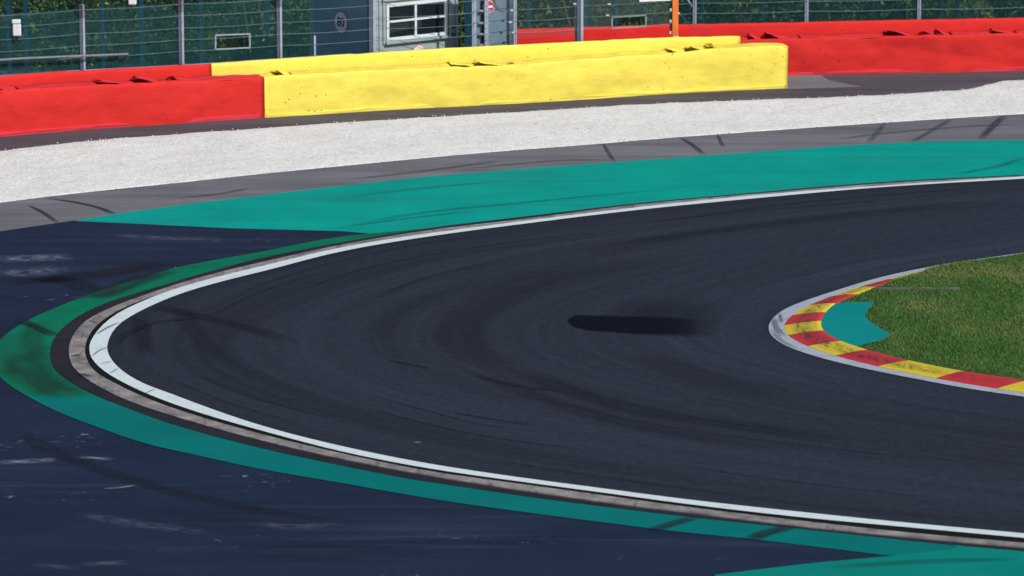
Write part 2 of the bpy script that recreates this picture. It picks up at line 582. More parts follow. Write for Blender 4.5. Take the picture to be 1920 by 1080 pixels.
# inner side of the hairpin
IW_out = [(1920,474),(1883,479),(1789,493),(1714,506),(1636,524),(1567,545),(1511,563.5),(1474,578.5),(1453,593),(1442,608),(1442.5,622.5),(1455.6,638),(1480.6,651.7),(1519.5,665.5),(1567,678.5),(1639,695),(1719.5,711),(1817,729),(1920,744)]
IW_in = [(1920,477),(1883,482),(1855,486),(1769,499),(1728,508),(1667,523),(1608,539),(1561,554.5),(1519.5,571.5),(1489,588.5),(1474,603),(1470.5,616),(1478,629),(1511,647.5),(1567,667),(1644.5,686.5),(1753,709),(1875,729.5),(1920,736)]
K_in = [(1735,509),(1683,523.5),(1647,536),(1603,551.7),(1566,568),(1547,585),(1539.5,601.7),(1543,618),(1569.5,636),(1628,656),(1703,675),(1803,695),(1920,712)]
i_out = curve(IW_out, 0.034, EXT, EXT)
i_in = curve(IW_in, 0.045, EXT, EXT)
r_iout, r_iin = resample_apex(i_out, NA, NB), resample_apex(i_in, NA, NB)

# racing surface with lengthwise UVs
ribbon("track", [Vector((p.x, p.y, 0.03)) for p in r_wout], [Vector((p.x, p.y, 0.03)) for p in r_iin], M['track'], 16, kind='structure')
r1 = [Vector((p.x, p.y, 0.036)) for p in r_wout]; r2 = [Vector((p.x, p.y, 0.036)) for p in r_win]
ribbon("white_edge_line", r1, r2, M['white'], 2, kind='structure')
ribbon("soil_gap", [Vector((p.x, p.y, 0.024)) for p in r_cin], [Vector((p.x, p.y, 0.024)) for p in r_wout], M['soil'], 1, kind='structure')
# raised concrete edging: inner wall, top, outer wall
mb = MB()
n = len(r_cin)
prof = []
for a, b in zip(r_cin, r_cout):
    prof.append([Vector((a.x, a.y, 0.02)), Vector((a.x, a.y, 0.048)), Vector((b.x, b.y, 0.045)), Vector((b.x, b.y, 0.015))])
V = [v for p in prof for v in p]
F = []
for i in range(n - 1):
    for j in range(3):
        F.append((i*4+j, i*4+j+1, i*4+j+5, i*4+j+4))
co = mesh_obj("concrete_edging", V, F, M['concrete'])
tag(co, kind='structure')
ribbon("edge_strip", [Vector((p.x, p.y, 0.026)) for p in r_cout], [Vector((p.x, p.y, 0.026)) for p in r_gi], M['darkstrip'], 2, kind='structure')

# gravel bed and grey runoff
GR_top = [(0,281),(156,263),(312.5,251),(500,238),(662,226.6),(845,215.5),(980,207.5),(1220,193),(1420,185.5),(1550,181),(1680,175),(1770,169.5),(1815,166),(1842,160),(1865,154),(1885,150),(1920,148)]
GR_bot = [(0,379),(87,368),(233,352),(333,342),(480,326),(640,310.5),(800,295),(960,281),(1127,268.5),(1200,262),(1387,248),(1650,229.5),(1920,212.6)]
TEAL_top = [(140,414.5),(213,402),(333,385),(500,365),(640,348),(800,331),(960,318),(1200,300.5),(1470,281),(1612,271),(1762,264.5),(1920,262.5)]
g_top = curve(GR_top, 0.03, 9, 9)
g_bot = curve(GR_bot, 0.02, 9, 9)
t_top = curve(TEAL_top, 0.018, 0, 12)
grey_low = [G(-300, 470, 0), G(0, 435, 0), G(140, 414.5, 0)] + t_top
grey_low[0] = G(-260, 474, 0)
ngon("runoff_road", g_bot + grey_low[::-1], 0.010, M['grey'])
ngon("asphalt_patch", [G(x, y) for x, y in [(1440,141),(1541,141.5),(1545,146),(1556,151.5),(1580,156.5),(1618,163.5),(1480,167.5),(1430,168)]], 0.010, M['patch'])

# dark sealed asphalt, left side and foreground
left = [G(-260, 474), G(0, 435), G(140, 414.5), G(267, 420.5), G(433, 428.5), G(640, 433.5), G(700, 436), G(800, 428.5)]
gi_far = [p for p in a_gi if p.x < G(780, 431).x]
sealed = left + [Vector((p.x, p.y, 0)) for p in gi_far] + [G(1790, 1026), G(1697, 1043), G(1340, 1082), Vector((2, 36, 0)), Vector((-30, 36, 0)), Vector((-30, 74, 0))]
ngon("sealed_runoff", sealed, 0.014, M['sealed'])

# painted areas
gi_top = [p for k, p in enumerate(a_gi) if k < len(a_gi) // 2 and p.x > G(690, 440).x]
ngon("painted_runoff", t_top + gi_top + [G(690, 437.5, .018), G(640, 433.3, .018), G(433, 428, .018), G(267, 420, .018)], 0.018, M['teal'])
GO = [(800,428),(760,432),(690,438),(640,443.5),(500,470),(400,488),(320,504),(267,520),(200,540.5),(143,561),(83,586),(40,607),(8,630),(-7,655),(-8,680),(0,706),(15,720),(50,742)]
GO2 = [(50,742),(100,768),(173,797),(287,835),(367,853),(477,877),(640,905.5),(827,938),(1020,965),(1140,980.5),(1273,997),(1413,1011),(1580,1031),(1697,1043),(1793,1031)]
go = curve(GO, 0.022)
go2 = curve(GO2, 0.022, sm=1)
kcut = min(range(len(a_gi)), key=lambda i: (a_gi[i] - G(187, 746, .022)).length)
ktip = min(range(len(a_gi)), key=lambda i: (a_gi[i] - G(800, 427.5, .022)).length)
kend = min(range(len(a_gi)), key=lambda i: (a_gi[i] - G(1800, 1024, .022)).length)
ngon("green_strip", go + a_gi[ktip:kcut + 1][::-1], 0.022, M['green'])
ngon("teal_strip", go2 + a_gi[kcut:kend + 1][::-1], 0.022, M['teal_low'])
bt = [G(1340, 1081), G(1513, 1060), G(1697, 1043), G(1793, 1031)] + [Vector((p.x, p.y, 0)) for p in a_gi[kend:]] + [Vector((30, 36, 0)), Vector((4, 50, 0))]
M['teal_near'] = paint_ground("teal_green_paint", (0.0005, 0.20, 0.165), wear=0.25)
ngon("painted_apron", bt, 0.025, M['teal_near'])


# gravel bed: lumpy mesh with loose stones
def gravel_mat():
    t = NT("white_gravel")
    co = t.coord('World')
    v = t.voronoi(co, 22, 'Color')
    d = t.voronoi(co, 22)
    n = t.noise(co, 5, 5, 0.75)
    n0 = t.noise(co, 0.7, 3, 0.5)
    bw = t.n.new("ShaderNodeRGBToBW"); t.link(v, bw.inputs[0])
    c = t.mix(bw.outputs[0], (0.55, 0.54, 0.525), (0.77, 0.758, 0.735))
    c = t.mix(1.0, c, t.ramp(n, [(0.28, 0.6), (0.43, 1.0)]), 'MULTIPLY')
    c = t.mix(1.0, c, t.ramp(n0, [(0.3, 0.93), (0.7, 1.03)]), 'MULTIPLY')
    t.bump(d, 0.5, 0.012)
    return t.out(c, 0.9, 0.15)


M['gravel'] = gravel_mat()
NU, NV = 640, 84
A = resample(g_top, NU); B = resample(g_bot, NU)
V = []; F = []
for i in range(NU):
    for j in range(NV):
        t = j / (NV - 1)
        p = A[i].lerp(B[i], t)
        edge = min(t, 1 - t) * 6.0
        if j in (0, NV - 1):
            k = 0.10 if j == 0 else 0.05
            p = p + (A[i] - B[i]).normalized() * k * (mnoise.noise(Vector((i * 0.35, j, 1))) + 0.6 * mnoise.noise(Vector((i * 1.1, j, 5)))) * (1 if j == 0 else -1)
        h = 0.016 + 0.018 * min(1, edge * 2) + 0.014 * mnoise.noise(p * 2.1) + 0.007 * mnoise.noise(p * 8.5) * min(1, edge + 0.25)
        V.append((p.x, p.y, max(h, 0.006) if 0 < j < NV - 1 else 0.004))
for i in range(NU - 1):
    for j in range(NV - 1):
        a = i * NV + j
        F.append((a, a + NV, a + NV + 1, a + 1))
rs = random.Random(3)
for _ in range(2600):
    i = rs.randrange(NU); t = rs.random() if rs.random() < 0.8 else rs.choice([rs.uniform(-0.02, 0.03), rs.uniform(0.98, 1.008)])
    p = A[i].lerp(B[i], t)
    r = rs.uniform(0.008, 0.02)
    k = len(V)
    c = Vector((p.x, p.y, (0.026 if 0.03 < t < 0.97 else 0.012) + r * 0.4))
    for d in ((1,0,0),(0,1,0),(-1,0,0),(0,-1,0),(0,0,1),(0,0,-1)):
        V.append(tuple(c + Vector(d) * r * rs.uniform(0.7, 1.2)))
    F += [(k, k+1, k+4), (k+1, k+2, k+4), (k+2, k+3, k+4), (k+3, k, k+4), (k+1, k, k+5), (k+2, k+1, k+5), (k+3, k+2, k+5), (k, k+3, k+5)]
gv = mesh_obj("gravel", V, F, M['gravel'])
tag(gv, "pale white gravel bed of loose stones below the tyre barriers", "gravel", kind='stuff')

# ------------------------------------------------------------------ inside kerb
ribbon("inner_edge_line", [Vector((p.x, p.y, 0.038)) for p in r_iout], [Vector((p.x, p.y, 0.044)) for p in r_iin], M['white_in'], 2, kind='structure')
KB = [((1667,524),(1694,521)), ((1611,539),(1647,536.4)), ((1558,556),(1603,551.7)), ((1519.5,572.5),(1564,568.5)),
      ((1486,590.5),(1547,585)), ((1470,610),(1539,601)), ((1479,628),(1544.5,619)), ((1512.5,649),(1572,639)),
      ((1568,667),(1629,655)), ((1644.5,686.5),(1703,675.3)), ((1753,708.6),(1803,696)), ((1875,727.5),(1920,715.5))]
kz = [0.048, 0.062, 0.080] + [0.10] * (len(K_in) - 3)
k_in = extend(smooth_pts(catmull([G(x, y, z) for (x, y), z in zip(K_in, kz)], 6), 3), 0, EXT)
ki_d = [0]
for i in range(1, len(k_in)): ki_d.append(ki_d[-1] + (k_in[i] - k_in[i-1]).length)


def near_idx(P, q):
    return min(range(len(P)), key=lambda i: (P[i] - q).length)


def dense(P, step=0.05):
    L = sum((P[i+1]-P[i]).length for i in range(len(P)-1))
    return resample(P, int(L / step) + 2)


kd = dense(k_in); od = dense(i_in)
cuts = [(near_idx(od, G(1733, 507.8, 0.045)), 0)]
for a, b in KB:
    cuts.append((near_idx(od, G(*a, 0.045)), near_idx(kd, G(*b, 0.10))))
# beyond the frame the blocks go on at the same length
for q in range(1, 9):
    cuts.append((min(cuts[12][0] + q * 36, len(od) - 1), min(cuts[12][1] + q * 34, len(kd) - 1)))
kroot = root("kerb", "raised kerb painted in red and yellow blocks round the grass island", "kerb", (6.5, 80, 0))
for k in range(len(cuts) - 1):
    (a0, b0), (a1, b1) = cuts[k], cuts[k + 1]
    if a1 <= a0 + 1 or b1 <= b0 + 1: break
    P = resample(od[a0:a1 + 1], 9); Q = resample(kd[b0:b1 + 1], 9)
    V = []; UV = []; F = []
    for i in range(9):
        for j in range(7):
            t = j / 6
            p = P[i].lerp(Q[i], t)
            p.z = 0.047 + (Q[i].z - 0.047) * math.sin(t * math.pi * 0.5)
            V.append(p); UV.append((a0 * 0.05 + (a1 - a0) * 0.05 * i / 8, t))
        p = Q[i].copy(); p.z = 0.0
        V.append(p); UV.append((0, 1))
    for i in range(8):
        for j in range(7):
            F.append((i*8+j, i*8+j+1, i*8+j+9, i*8+j+8))
    yel = k % 2 == 0
    o = mesh_obj("kerb_block", V, F, M['kyel'] if yel else M['kred'], kroot, True, UV)
    if o.data.polygons[10].normal.z < 0: o.data.flip_normals()
    o["label"] = "yellow painted kerb block" if yel else "red painted kerb block"

M['draincon'] = simple('dirty_concrete', (0.17, 0.15, 0.15), 0.9, 0.2, var=0.7, scale=3)
# grass island
isl = [p for p in kd] 
in_top = [p for p in od if p.x > G(1733, 508).x and p.y > G(1733, 520).y]
island = in_top + kd
in_poly = [(p.x, p.y) for p in island[::3]]
def soil_mat():
    t = NT("turf_soil")
    n = t.noise(t.coord('World'), 3, 5, 0.6)
    return t.out(t.mix(n, (0.035, 0.06, 0.014), (0.065, 0.085, 0.028)), 0.95, 0.1)
M['turf'] = soil_mat()
ngon("turf_ground", island, 0.06, M['turf'])
teal_px = [(1564,569.7),(1580,567),(1600,566),(1639,566),(1634,573),(1629,579),(1621,593),(1630,602),(1644,611),(1658,620),(1673.6,628),(1650,639),(1630,643),(1612,648.5)]
tin = [G(x, y, 0.085) for x, y in teal_px]
kk0, kk1 = near_idx(kd, G(1564, 569, .10)), near_idx(kd, G(1612, 650, .10))
tin_poly = tin + kd[kk0 + 2:kk1 - 1][::-1]
ngon("infield_paint", tin_poly, 0.085, M['teal_in'])
tin2 = [(p.x, p.y) for p in tin_poly]
drain = [G(1634, 547.2), G(1799, 547.4), G(1799, 550.0), G(1640, 550.0)]
dr2 = [(p.x, p.y) for p in drain]
mbd = MB()
dmid0, dmid1 = (drain[0] + drain[3]) / 2, (drain[1] + drain[2]) / 2
ax = (dmid1 - dmid0) / 2
ay = Vector((-ax.y, ax.x, 0)).normalized()
mbd.box((dmid0 + dmid1) / 2 + Vector((0, 0, 0.068)) - ay * 0.02, ax, ay * 0.075, (0, 0, 0.02))
mbd.box((dmid0 + dmid1) / 2 + Vector((0, 0, 0.055)) + ay * 0.10, ax, ay * 0.05, (0, 0, 0.005))
o = mbd.build("drain_channel", M['draincon'], bevel=0.008)
tag(o, "narrow concrete drain channel sunk in the grass island", "drain")


def inside(pts, x, y):
    P = np.asarray(pts); res = np.zeros(len(x), bool)
    j = len(P) - 1
    for i in range(len(P)):
        xi, yi = P[i]; xj, yj = P[j]
        c = ((yi > y) != (yj > y))
        with np.errstate(divide='ignore', invalid='ignore'):
            res ^= c & (x < (xj - xi) * (y - yi) / (yj - yi + 1e-12) + xi)
        j = i
    return res


rng = np.random.default_rng(5)
bx0, bx1 = min(p.x for p in island), G(1920, 600).x + 6.5
by0, by1 = min(p.y for p in island), max(p.y for p in island)
NBL = int((bx1 - bx0) * (by1 - by0) * 3300)
gx = rng.uniform(bx0, bx1, NBL); gy = rng.uniform(by0, by1, NBL)
keep = inside(in_poly, gx, gy) & ~inside(tin2, gx + rng.normal(0, .05, NBL), gy + rng.normal(0, .14, NBL)) & ~inside(dr2, gx, gy)
gx, gy = gx[keep], gy[keep]
cl = np.array([mnoise.noise(Vector((x * 1.6, y * 0.8, 0))) for x, y in zip(gx, gy)])
hh = np.clip(0.036 + 0.028 * cl + rng.normal(0, 0.010, len(gx)), 0.014, 0.11)
tall = rng.random(len(gx)) < 0.0012
hh[tall] *= rng.uniform(1.8, 3.0, tall.sum())
ang = rng.uniform(0, 2 * np.pi, len(gx)); wd = rng.uniform(0.004, 0.008, len(gx))
ln = rng.uniform(0.5, 1.5, len(gx)) * hh; la = rng.uniform(0, 2 * np.pi, len(gx))
nb = len(gx)
VV = np.zeros((nb, 3, 3))
VV[:, 0] = np.stack([gx - np.cos(ang) * wd, gy - np.sin(ang) * wd, np.full(nb, 0.055)], 1)
VV[:, 1] = np.stack([gx + np.cos(ang) * wd, gy + np.sin(ang) * wd, np.full(nb, 0.055)], 1)
VV[:, 2] = np.stack([gx + np.cos(la) * ln, gy + np.sin(la) * ln, 0.06 + hh], 1)
me = bpy.data.meshes.new("grass")
me.vertices.add(nb * 3); me.vertices.foreach_set("co", VV.reshape(-1))
me.loops.add(nb * 3); me.loops.foreach_set("vertex_index", np.arange(nb * 3, dtype=np.int32))
me.polygons.add(nb); me.polygons.foreach_set("loop_start", np.arange(0, nb * 3, 3, dtype=np.int32))
dry = np.array([mnoise.noise(Vector((x * 0.9, y * 0.45, 7))) for x, y in zip(gx, gy)])
mi = np.zeros(nb, np.int32)
r_ = rng.random(nb)
ed_ = np.min(np.stack([(gx - p.x) ** 2 + (gy - p.y) ** 2 for p in kd[::12]]), axis=0) ** 0.5
dry = np.clip(dry * 2.4 - 0.75 * np.exp(-ed_ / 0.9) + 0.1, -1, 1)
mi[r_ < 0.42 - 0.35 * dry] = 1
mi[(r_ > 0.97 - 0.40 * np.clip(dry, 0, 1))] = 2
def blade(name, col):
    t = NT(name)
    n = t.noise(t.coord('World', (1, .5, 1)), 1.5, 4, 0.6)
    return t.out(t.mix(n, tuple(0.65 * x for x in col), tuple(1.3 * x for x in col)), 0.6, 0.25)
for m in (blade("grass_green", (0.082, 0.178, 0.032)), blade("grass_deep", (0.042, 0.130, 0.024)), blade("grass_dry", (0.24, 0.21, 0.085))):
    me.materials.append(m)
me.polygons.foreach_set("material_index", mi)
me.update(); me.validate()
go_ = bpy.data.objects.new("grass", me); COL.objects.link(go_)
tag(go_, "short green grass with dry patches filling the island inside the kerb", "grass", kind='stuff')


# ------------------------------------------------------------------ marks on the ground
def mark_mat():
    t = NT("rubber_mark")
    uv = t.n.new("ShaderNodeTexCoord").outputs['UV']
    sep = t.n.new("ShaderNodeSeparateXYZ"); t.link(uv, sep.inputs[0])
    band = t.ramp(sep.outputs[1], [(0.0, 0.0), (0.3, 1.0), (0.7, 1.0), (1.0, 0.0)])
    n = t.noise(t.coord('UV', (0.8, 3, 1)), 1.0, 4, 0.6)
    at = t.n.new("ShaderNodeAttribute"); at.attribute_name = "mark_strength"
    t.alpha(t.math('MULTIPLY', t.math('MULTIPLY', band, t.ramp(n, [(0.25, 0.35), (0.55, 1.0)])), at.outputs['Fac']))
    return t.out((0.010, 0.011, 0.018), 0.75, 0.2)


M['mark'] = mark_mat()


def skid(px, w, z, dens=0.8):
    P = smooth_pts(catmull([G(x, y, z) for x, y in px], 8), 1)
    V = []; UV = []; F = []; at = []; d = 0
    for i, p in enumerate(P):
        t = (P[min(i+1, len(P)-1)] - P[max(i-1, 0)]).normalized()
        s = Vector((-t.y, t.x, 0))
        if i: d += (p - P[i-1]).length
        e = min(1, 5 * i / len(P), 5 * (len(P) - 1 - i) / len(P))
        for j in range(3):
            V.append(p + s * w * (j - 1) * 0.5); UV.append((d, j / 2)); at.append(dens * e)
    for i in range(len(P) - 1):
        for j in range(2):
            F.append((i*3+j, i*3+j+3, i*3+j+4, i*3+j+1))
    o = mesh_obj("skid_mark", V, F, M['mark'], None, True, UV, at)
    if o.data.polygons[0].normal.z < 0: o.data.flip_normals()
    return tag(o, kind='structure')


for px, w, z, dn in [
    ([(1886,214),(1862,236),(1836,263)], .24, .013, .5), ([(1785,222),(1755,240),(1700,272)], .18, .013, .36),
    ([(1660,229),(1645,248),(1626,269)], .18, .013, .3), ([(52,384),(80,398),(109,419)], .14, .013, .7),
    ([(85,371),(140,379),(180,388),(219,403)], .18, .013, .75), ([(1275,257),(1300,273),(1320,290)], .16, .013, .6),
    ([(1130,267),(1140,285),(1152,304)], .12, .013, .5), ([(1345,252),(1356,276)], .12, .013, .5),
    ([(1920,232),(1800,238),(1640,252),(1560,262)], .25, .013, .3), ([(330,372),(420,362),(470,352)], .2, .013, .4),
    ([(640,338),(800,320),(960,298)], .3, .013, .3), ([(860,318),(960,308),(1070,300),(1150,300)], .16, .013, .4),
    ([(36,598),(70,614),(106,631)], .30, .027, .75), ([(160,560),(200,549),(250,528),(330,503)], .7, .027, .6),
    ([(30,655),(50,690),(90,722),(135,748)], 1.0, .027, .45), ([(70,600),(60,640),(75,680)], .5, .027, .3), ([(178,628),(205,612),(226,603)], .06, .049, .7), ([(172,668),(190,655),(204,650)], .05, .049, .6), ([(187,682),(212,676)], .05, .049, .5), ([(205,700),(222,690)], .05, .049, .5), ([(270,738),(292,728)], .05, .049, .5), ([(1452,594),(1455,612),(1470,632)], .16, .05, .45), ([(1462,586),(1466,606)], .08, .05, .5), ([(1446,615),(1470,641),(1500,655)], .12, .05, .35), ([(133,668),(150,664)], .12, .053, .7), ([(165,600),(186,606)], .10, .053, .5), ([(150,700),(172,706)], .12, .053, .6), ([(1215,996),(1260,982),(1310,968)], .3, .027, .6),
    ([(1405,1012),(1440,998),(1490,986)], .35, .027, .7),
    ([(5,530),(100,524),(200,511),(320,492)], .7, .018, .75), ([(60,519),(130,528),(175,547)], .7, .018, .6),
    ([(20,800),(110,850),(250,900),(430,945),(700,990)], .45, .018, .35),
    ([(280,570),(330,583),(430,606),(560,644)], .5, .034, .5), ([(256,588),(265,610),(268,640),(275,670)], .4, .034, .5),
    ([(210,650),(250,620),(310,602),(390,596)], .3, .034, .4),
    ([(1260,484),(1060,512),(930,555),(855,610),(875,660),(960,700)], 1.3, .034, .26),
    ([(960,690),(1050,725),(1200,770),(1400,800),(1600,830)], .7, .034, .42),
    ([(880,690),(1000,740),(1200,800),(1500,850)], .6, .034, .28),
    ([(1920,375),(1700,393),(1450,420),(1250,446),(1080,480)], .8, .034, .32),
    ([(1130,440),(900,470),(700,515),(500,590),(430,640)], .5, .034, .18),
    ([(1200,660),(1300,700),(1500,745)], 1.0, .034, .2),
    ([(1920,345),(1500,380),(1200,420)], .3, .034, .3), ([(330,560),(380,640),(420,680)], .5, .034, .3),
    ([(640,370),(800,352),(960,338)], .25, .021, .25), ([(660,420),(800,398),(1000,378),(1300,350)], .25, .021, .3),
    ([(1920,296),(1870,312),(1780,328)], .25, .021, .3), ([(620,428),(760,410),(900,394)], .2, .021, .35),
    ([(690,765),(800,795),(960,826),(1090,842)], .10, .034, .55), ([(840,772),(930,787),(1000,799)], .14, .034, .6),
    ([(725,674),(770,684),(810,692)], .16, .034, .5), ([(880,700),(960,722),(1080,738)], .22, .034, .4),
    ([(700,742),(800,770),(900,795),(1000,808)], .12, .034, .35), ([(1000,742),(1200,790),(1500,835),(1800,865)], .10, .034, .35),
    ([(900,858),(1100,890),(1400,930)], .10, .034, .3), ([(1250,870),(1500,905),(1800,940)], .12, .034, .3),
    ([(420,560),(560,510),(760,462),(1000,428)], .12, .034, .35), ([(520,560),(700,500),(950,455),(1200,428)], .12, .034, .35),
    ([(380,600),(470,555),(620,505)], .14, .034, .3), ([(1180,420),(1400,397),(1700,372)], .12, .034, .35),
    ([(700,560),(800,520),(950,486)], .16, .034, .3), ([(360,700),(460,740),(640,790)], .14, .034, .35),
    ([(300,700),(420,752),(600,805)], .10, .034, .35), ([(1540,1064),(1750,1052),(1920,1048)], .3, .028, .3),
]:
    skid(px, w, z, dn)

t = NT("pale_scuff")
uv = t.n.new("ShaderNodeTexCoord").outputs['UV']
sep = t.n.new("ShaderNodeSeparateXYZ"); t.link(uv, sep.inputs[0])
band = t.ramp(sep.outputs[1], [(0.0, 0.0), (0.4, 1.0), (0.6, 1.0), (1.0, 0.0)])
at_ = t.n.new("ShaderNodeAttribute"); at_.attribute_name = "mark_strength"
nn = t.noise(t.coord('UV', (4.0, 6.0, 1)), 1.0, 5, 0.75)
t.alpha(t.math('MULTIPLY', t.math('MULTIPLY', band, t.ramp(nn, [(0.42, 0.0), (0.6, 1.0)])), at_.outputs['Fac']))
M['scuff'] = t.out((0.30, 0.34, 0.42), 0.7, 0.1)
keepm = M['mark']; M['mark'] = M['scuff']
for px, w, z, dn in [([(-10,487),(60,484),(140,481)], .8, .018, .42), ([(-10,508),(50,512),(120,500)], .9, .018, .3), ([(210,440),(300,446),(420,448)], .5, .018, .2),
    ([(-10,867),(50,865),(110,861)], .35, .018, .6), ([(135,857),(170,858),(215,862)], .2, .018, .7), ([(193,916),(225,914),(256,909)], .10, .018, .9),
    ([(140,962),(230,978),(400,1000)], .45, .018, .16), ([(150,815),(168,814)], .12, .018, 1.0), 
    ([(60,1058),(150,1066)], .3, .018, .15), ([(150,1058),(245,1054)], .3, .018, .25), ([(470,980),(560,988),(640,978)], .4, .018, .15), ([(776,829),(792,829)], .10, .034, 1.0)]:
    skid(px, w, z, dn)["label"] = "pale scuff on the dark runoff"
M['mark'] = keepm

# leftover shadow of a car, painted as a dark sheet in mid hairpin
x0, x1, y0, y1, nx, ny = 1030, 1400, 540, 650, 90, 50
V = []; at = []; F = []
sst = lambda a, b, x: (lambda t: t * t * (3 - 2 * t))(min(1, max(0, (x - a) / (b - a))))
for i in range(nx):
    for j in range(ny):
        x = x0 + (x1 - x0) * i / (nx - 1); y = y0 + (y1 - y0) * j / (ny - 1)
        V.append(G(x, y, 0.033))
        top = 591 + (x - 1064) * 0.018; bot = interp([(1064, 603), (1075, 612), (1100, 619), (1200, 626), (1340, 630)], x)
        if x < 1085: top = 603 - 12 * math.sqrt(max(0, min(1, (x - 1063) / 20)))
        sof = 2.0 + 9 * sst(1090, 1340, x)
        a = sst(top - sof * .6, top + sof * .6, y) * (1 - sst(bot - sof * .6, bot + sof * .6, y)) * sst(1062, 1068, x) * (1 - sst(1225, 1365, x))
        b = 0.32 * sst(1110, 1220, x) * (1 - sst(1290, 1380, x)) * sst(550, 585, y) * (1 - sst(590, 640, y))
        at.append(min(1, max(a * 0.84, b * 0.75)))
for i in range(nx - 1):
    for j in range(ny - 1):
        k = i * ny + j
        F.append((k, k + 1, k + ny + 1, k + ny))
t = NT("painted_car_shadow")
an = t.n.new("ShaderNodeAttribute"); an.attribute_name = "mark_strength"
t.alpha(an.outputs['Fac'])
M['car_shadow'] = t.out((0.0075, 0.0085, 0.016), 0.9, 0.0)  # near-black colour stands in for the car's cast shadow
o = mesh_obj("car_shadow_patch", V, F, M['car_shadow'], None, True, None, at)
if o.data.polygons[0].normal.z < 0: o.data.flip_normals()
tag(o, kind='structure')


# ------------------------------------------------------------------ tyre barriers
def offset(P, d):
    out = []
    for i, p in enumerate(P):
        t = (P[min(i+1, len(P)-1)] - P[max(i-1, 0)]); t.z = 0; t.normalize()
        out.append(p + Vector((-t.y, t.x, 0)) * d)       # left of travel = away from the track
    return out


def at_px(P, px, z=1.0):
    """point of a plan polyline seen in column px"""
    for i in range(len(P) - 1):
        a, b = P[i].copy(), P[i+1].copy(); a.z = b.z = z
        xa, xb = proj(a)[0], proj(b)[0]
        if xa <= px <= xb:
            return a.lerp(b, (px - xa) / (xb - xa))
    a, b = (P[0].copy(), P[1].copy()) if px < proj(P[0])[0] else (P[-2].copy(), P[-1].copy())
    a.z = b.z = z
    xa, xb = proj(a)[0], proj(b)[0]
    return a.lerp(b, (px - xa) / (xb - xa))


near_base = extend(smooth_pts(catmull([G(x, y) for x, y in [(0,256.5),(182,241.5),(312.5,233),(495,221),(636,212.5),(766,204.5),(980,194),(1116,185.5),(1272.5,175),(1478,166)]], 8), 8), 9, 0)
far_base = extend([G(x, y) for x, y in [(967,152.5),(1200,147.5),(1480,142),(1650,138.5),(1780,136),(1920,133)]], 0, 8)
near_fr_top = [(-900,240),(0,170.5),(104,164),(234,156.5),(365,151),(495,144.5),(560,139.5),(636,135.5),(766,129),(900,124.5),(980,121),(1116,109),(1190,104.5),(1272,99.5),(1340,92),(1400,88),(1440,85.5),(1478,86.5)]
near_re_top = [(-900,205),(0,143),(130,134),(260,127.6),(396,120),(495,113),(662,102),(845,90.6),(980,84),(1100,78),(1220,71.8),(1300,69.8),(1388,68)]
far_fr_top = [(900,88),(967,86.5),(1390,75),(1420,74),(1650,68.5),(1900,62.5),(2300,54)]
far_re_top = [(900,57),(967,55),(1090,51.5),(1260,46.5),(1420,43.8),(1650,38.7),(1920,34),(2300,27)]


def belt_sheet(name, path, tops, pa, pb, mat, par, seed, zlow=0.0, amp=0.06, thick=0.05, step=0.09, endround=False, rip=0.03, foot=None):
    """a hanging belt: bulging front, wavy top, folded over to a thin back"""
    a = at_px(path, pa, 0.5); b = at_px(path, pb, 0.5)
    D = dense(path, 0.05)
    k0, k1 = near_idx(D, Vector((a.x, a.y, 0))), near_idx(D, Vector((b.x, b.y, 0)))
    P = resample([Vector((a.x, a.y, 0))] + D[k0+1:k1] + [Vector((b.x, b.y, 0))], max(4, int((b - a).length / step)))
    nz = 16
    V = []; F = []
    W = nz + 3
    for i, p in enumerate(P):
        t = (P[min(i+1, len(P)-1)] - P[max(i-1, 0)]).normalized()
        nrm = Vector((t.y, -t.x, 0))
        px = proj((p.x, p.y, 0.5))[0]
        top = hz(p.x, p.y, interp(tops, px)) + rip * mnoise.noise(Vector((i * step * 1.6, seed, 0))) + rip * 0.5 * mnoise.noise(Vector((i * step * 4, seed, 3)))
        if foot: top = foot + rip * mnoise.noise(Vector((i * step * 1.1, seed, 0)))
        s = i * step
        ed = min(1.0, 0.35 + 4 * min(i, len(P) - 1 - i) / max(1, len(P)))
        rr = 0.0
        if endround and i >= len(P) - 2: rr = 0.02 * (i - len(P) + 3)
        for j in range(nz + 1):
            v = j / nz
            z = zlow + (top - rr - zlow) * v
            bul = amp * (mnoise.noise(Vector((s * 0.55, v * 1.1, seed))) + 0.55 * mnoise.noise(Vector((s * 1.5, v * 2.2, seed + 9))) + 0.22 * mnoise.noise(Vector((s * 4, v * 4, seed + 20))))
            curl = -0.02 * max(0, v - 0.9) / 0.1
            V.append(p + nrm * (bul * ed + curl - rr) + Vector((0, 0, z)))
        q = V[-1]
        V.append(q - nrm * thick * 0.7 + Vector((0, 0, 0.004)))
        V.append(Vector((q.x, q.y, zlow)) - nrm * (thick + 0.04))
    for i in range(len(P) - 1):
        for j in range(W - 1):
            F.append((i*W+j, (i+1)*W+j, (i+1)*W+j+1, i*W+j+1))
    F.append(tuple(range(W - 1, -1, -1))); F.append(tuple((len(P)-1)*W + j for j in range(W)))
    return mesh_obj(name, V, F, mat, par, True)


tyre_me = None


def tyre_mesh():
    R, r, N, n = 0.17, 0.085, 18, 8
    V = []; F = []
    for i in range(N):
        for k in range(n):
            a = 2*math.pi*i/N; b = 2*math.pi*k/n
            V.append(((R + r*math.cos(b))*math.cos(a), (R + r*math.cos(b))*math.sin(a), r*math.sin(b)*0.9))
            F.append((i*n+k, ((i+1) % N)*n+k, ((i+1) % N)*n+(k+1) % n, i*n+(k+1) % n))
    me = bpy.data.meshes.new("tyre")
    me.from_pydata(V, [], F); me.materials.append(M['rubber'])
    me.polygons.foreach_set("use_smooth", [True]*len(F))
    return me


tyre_me = tyre_mesh()


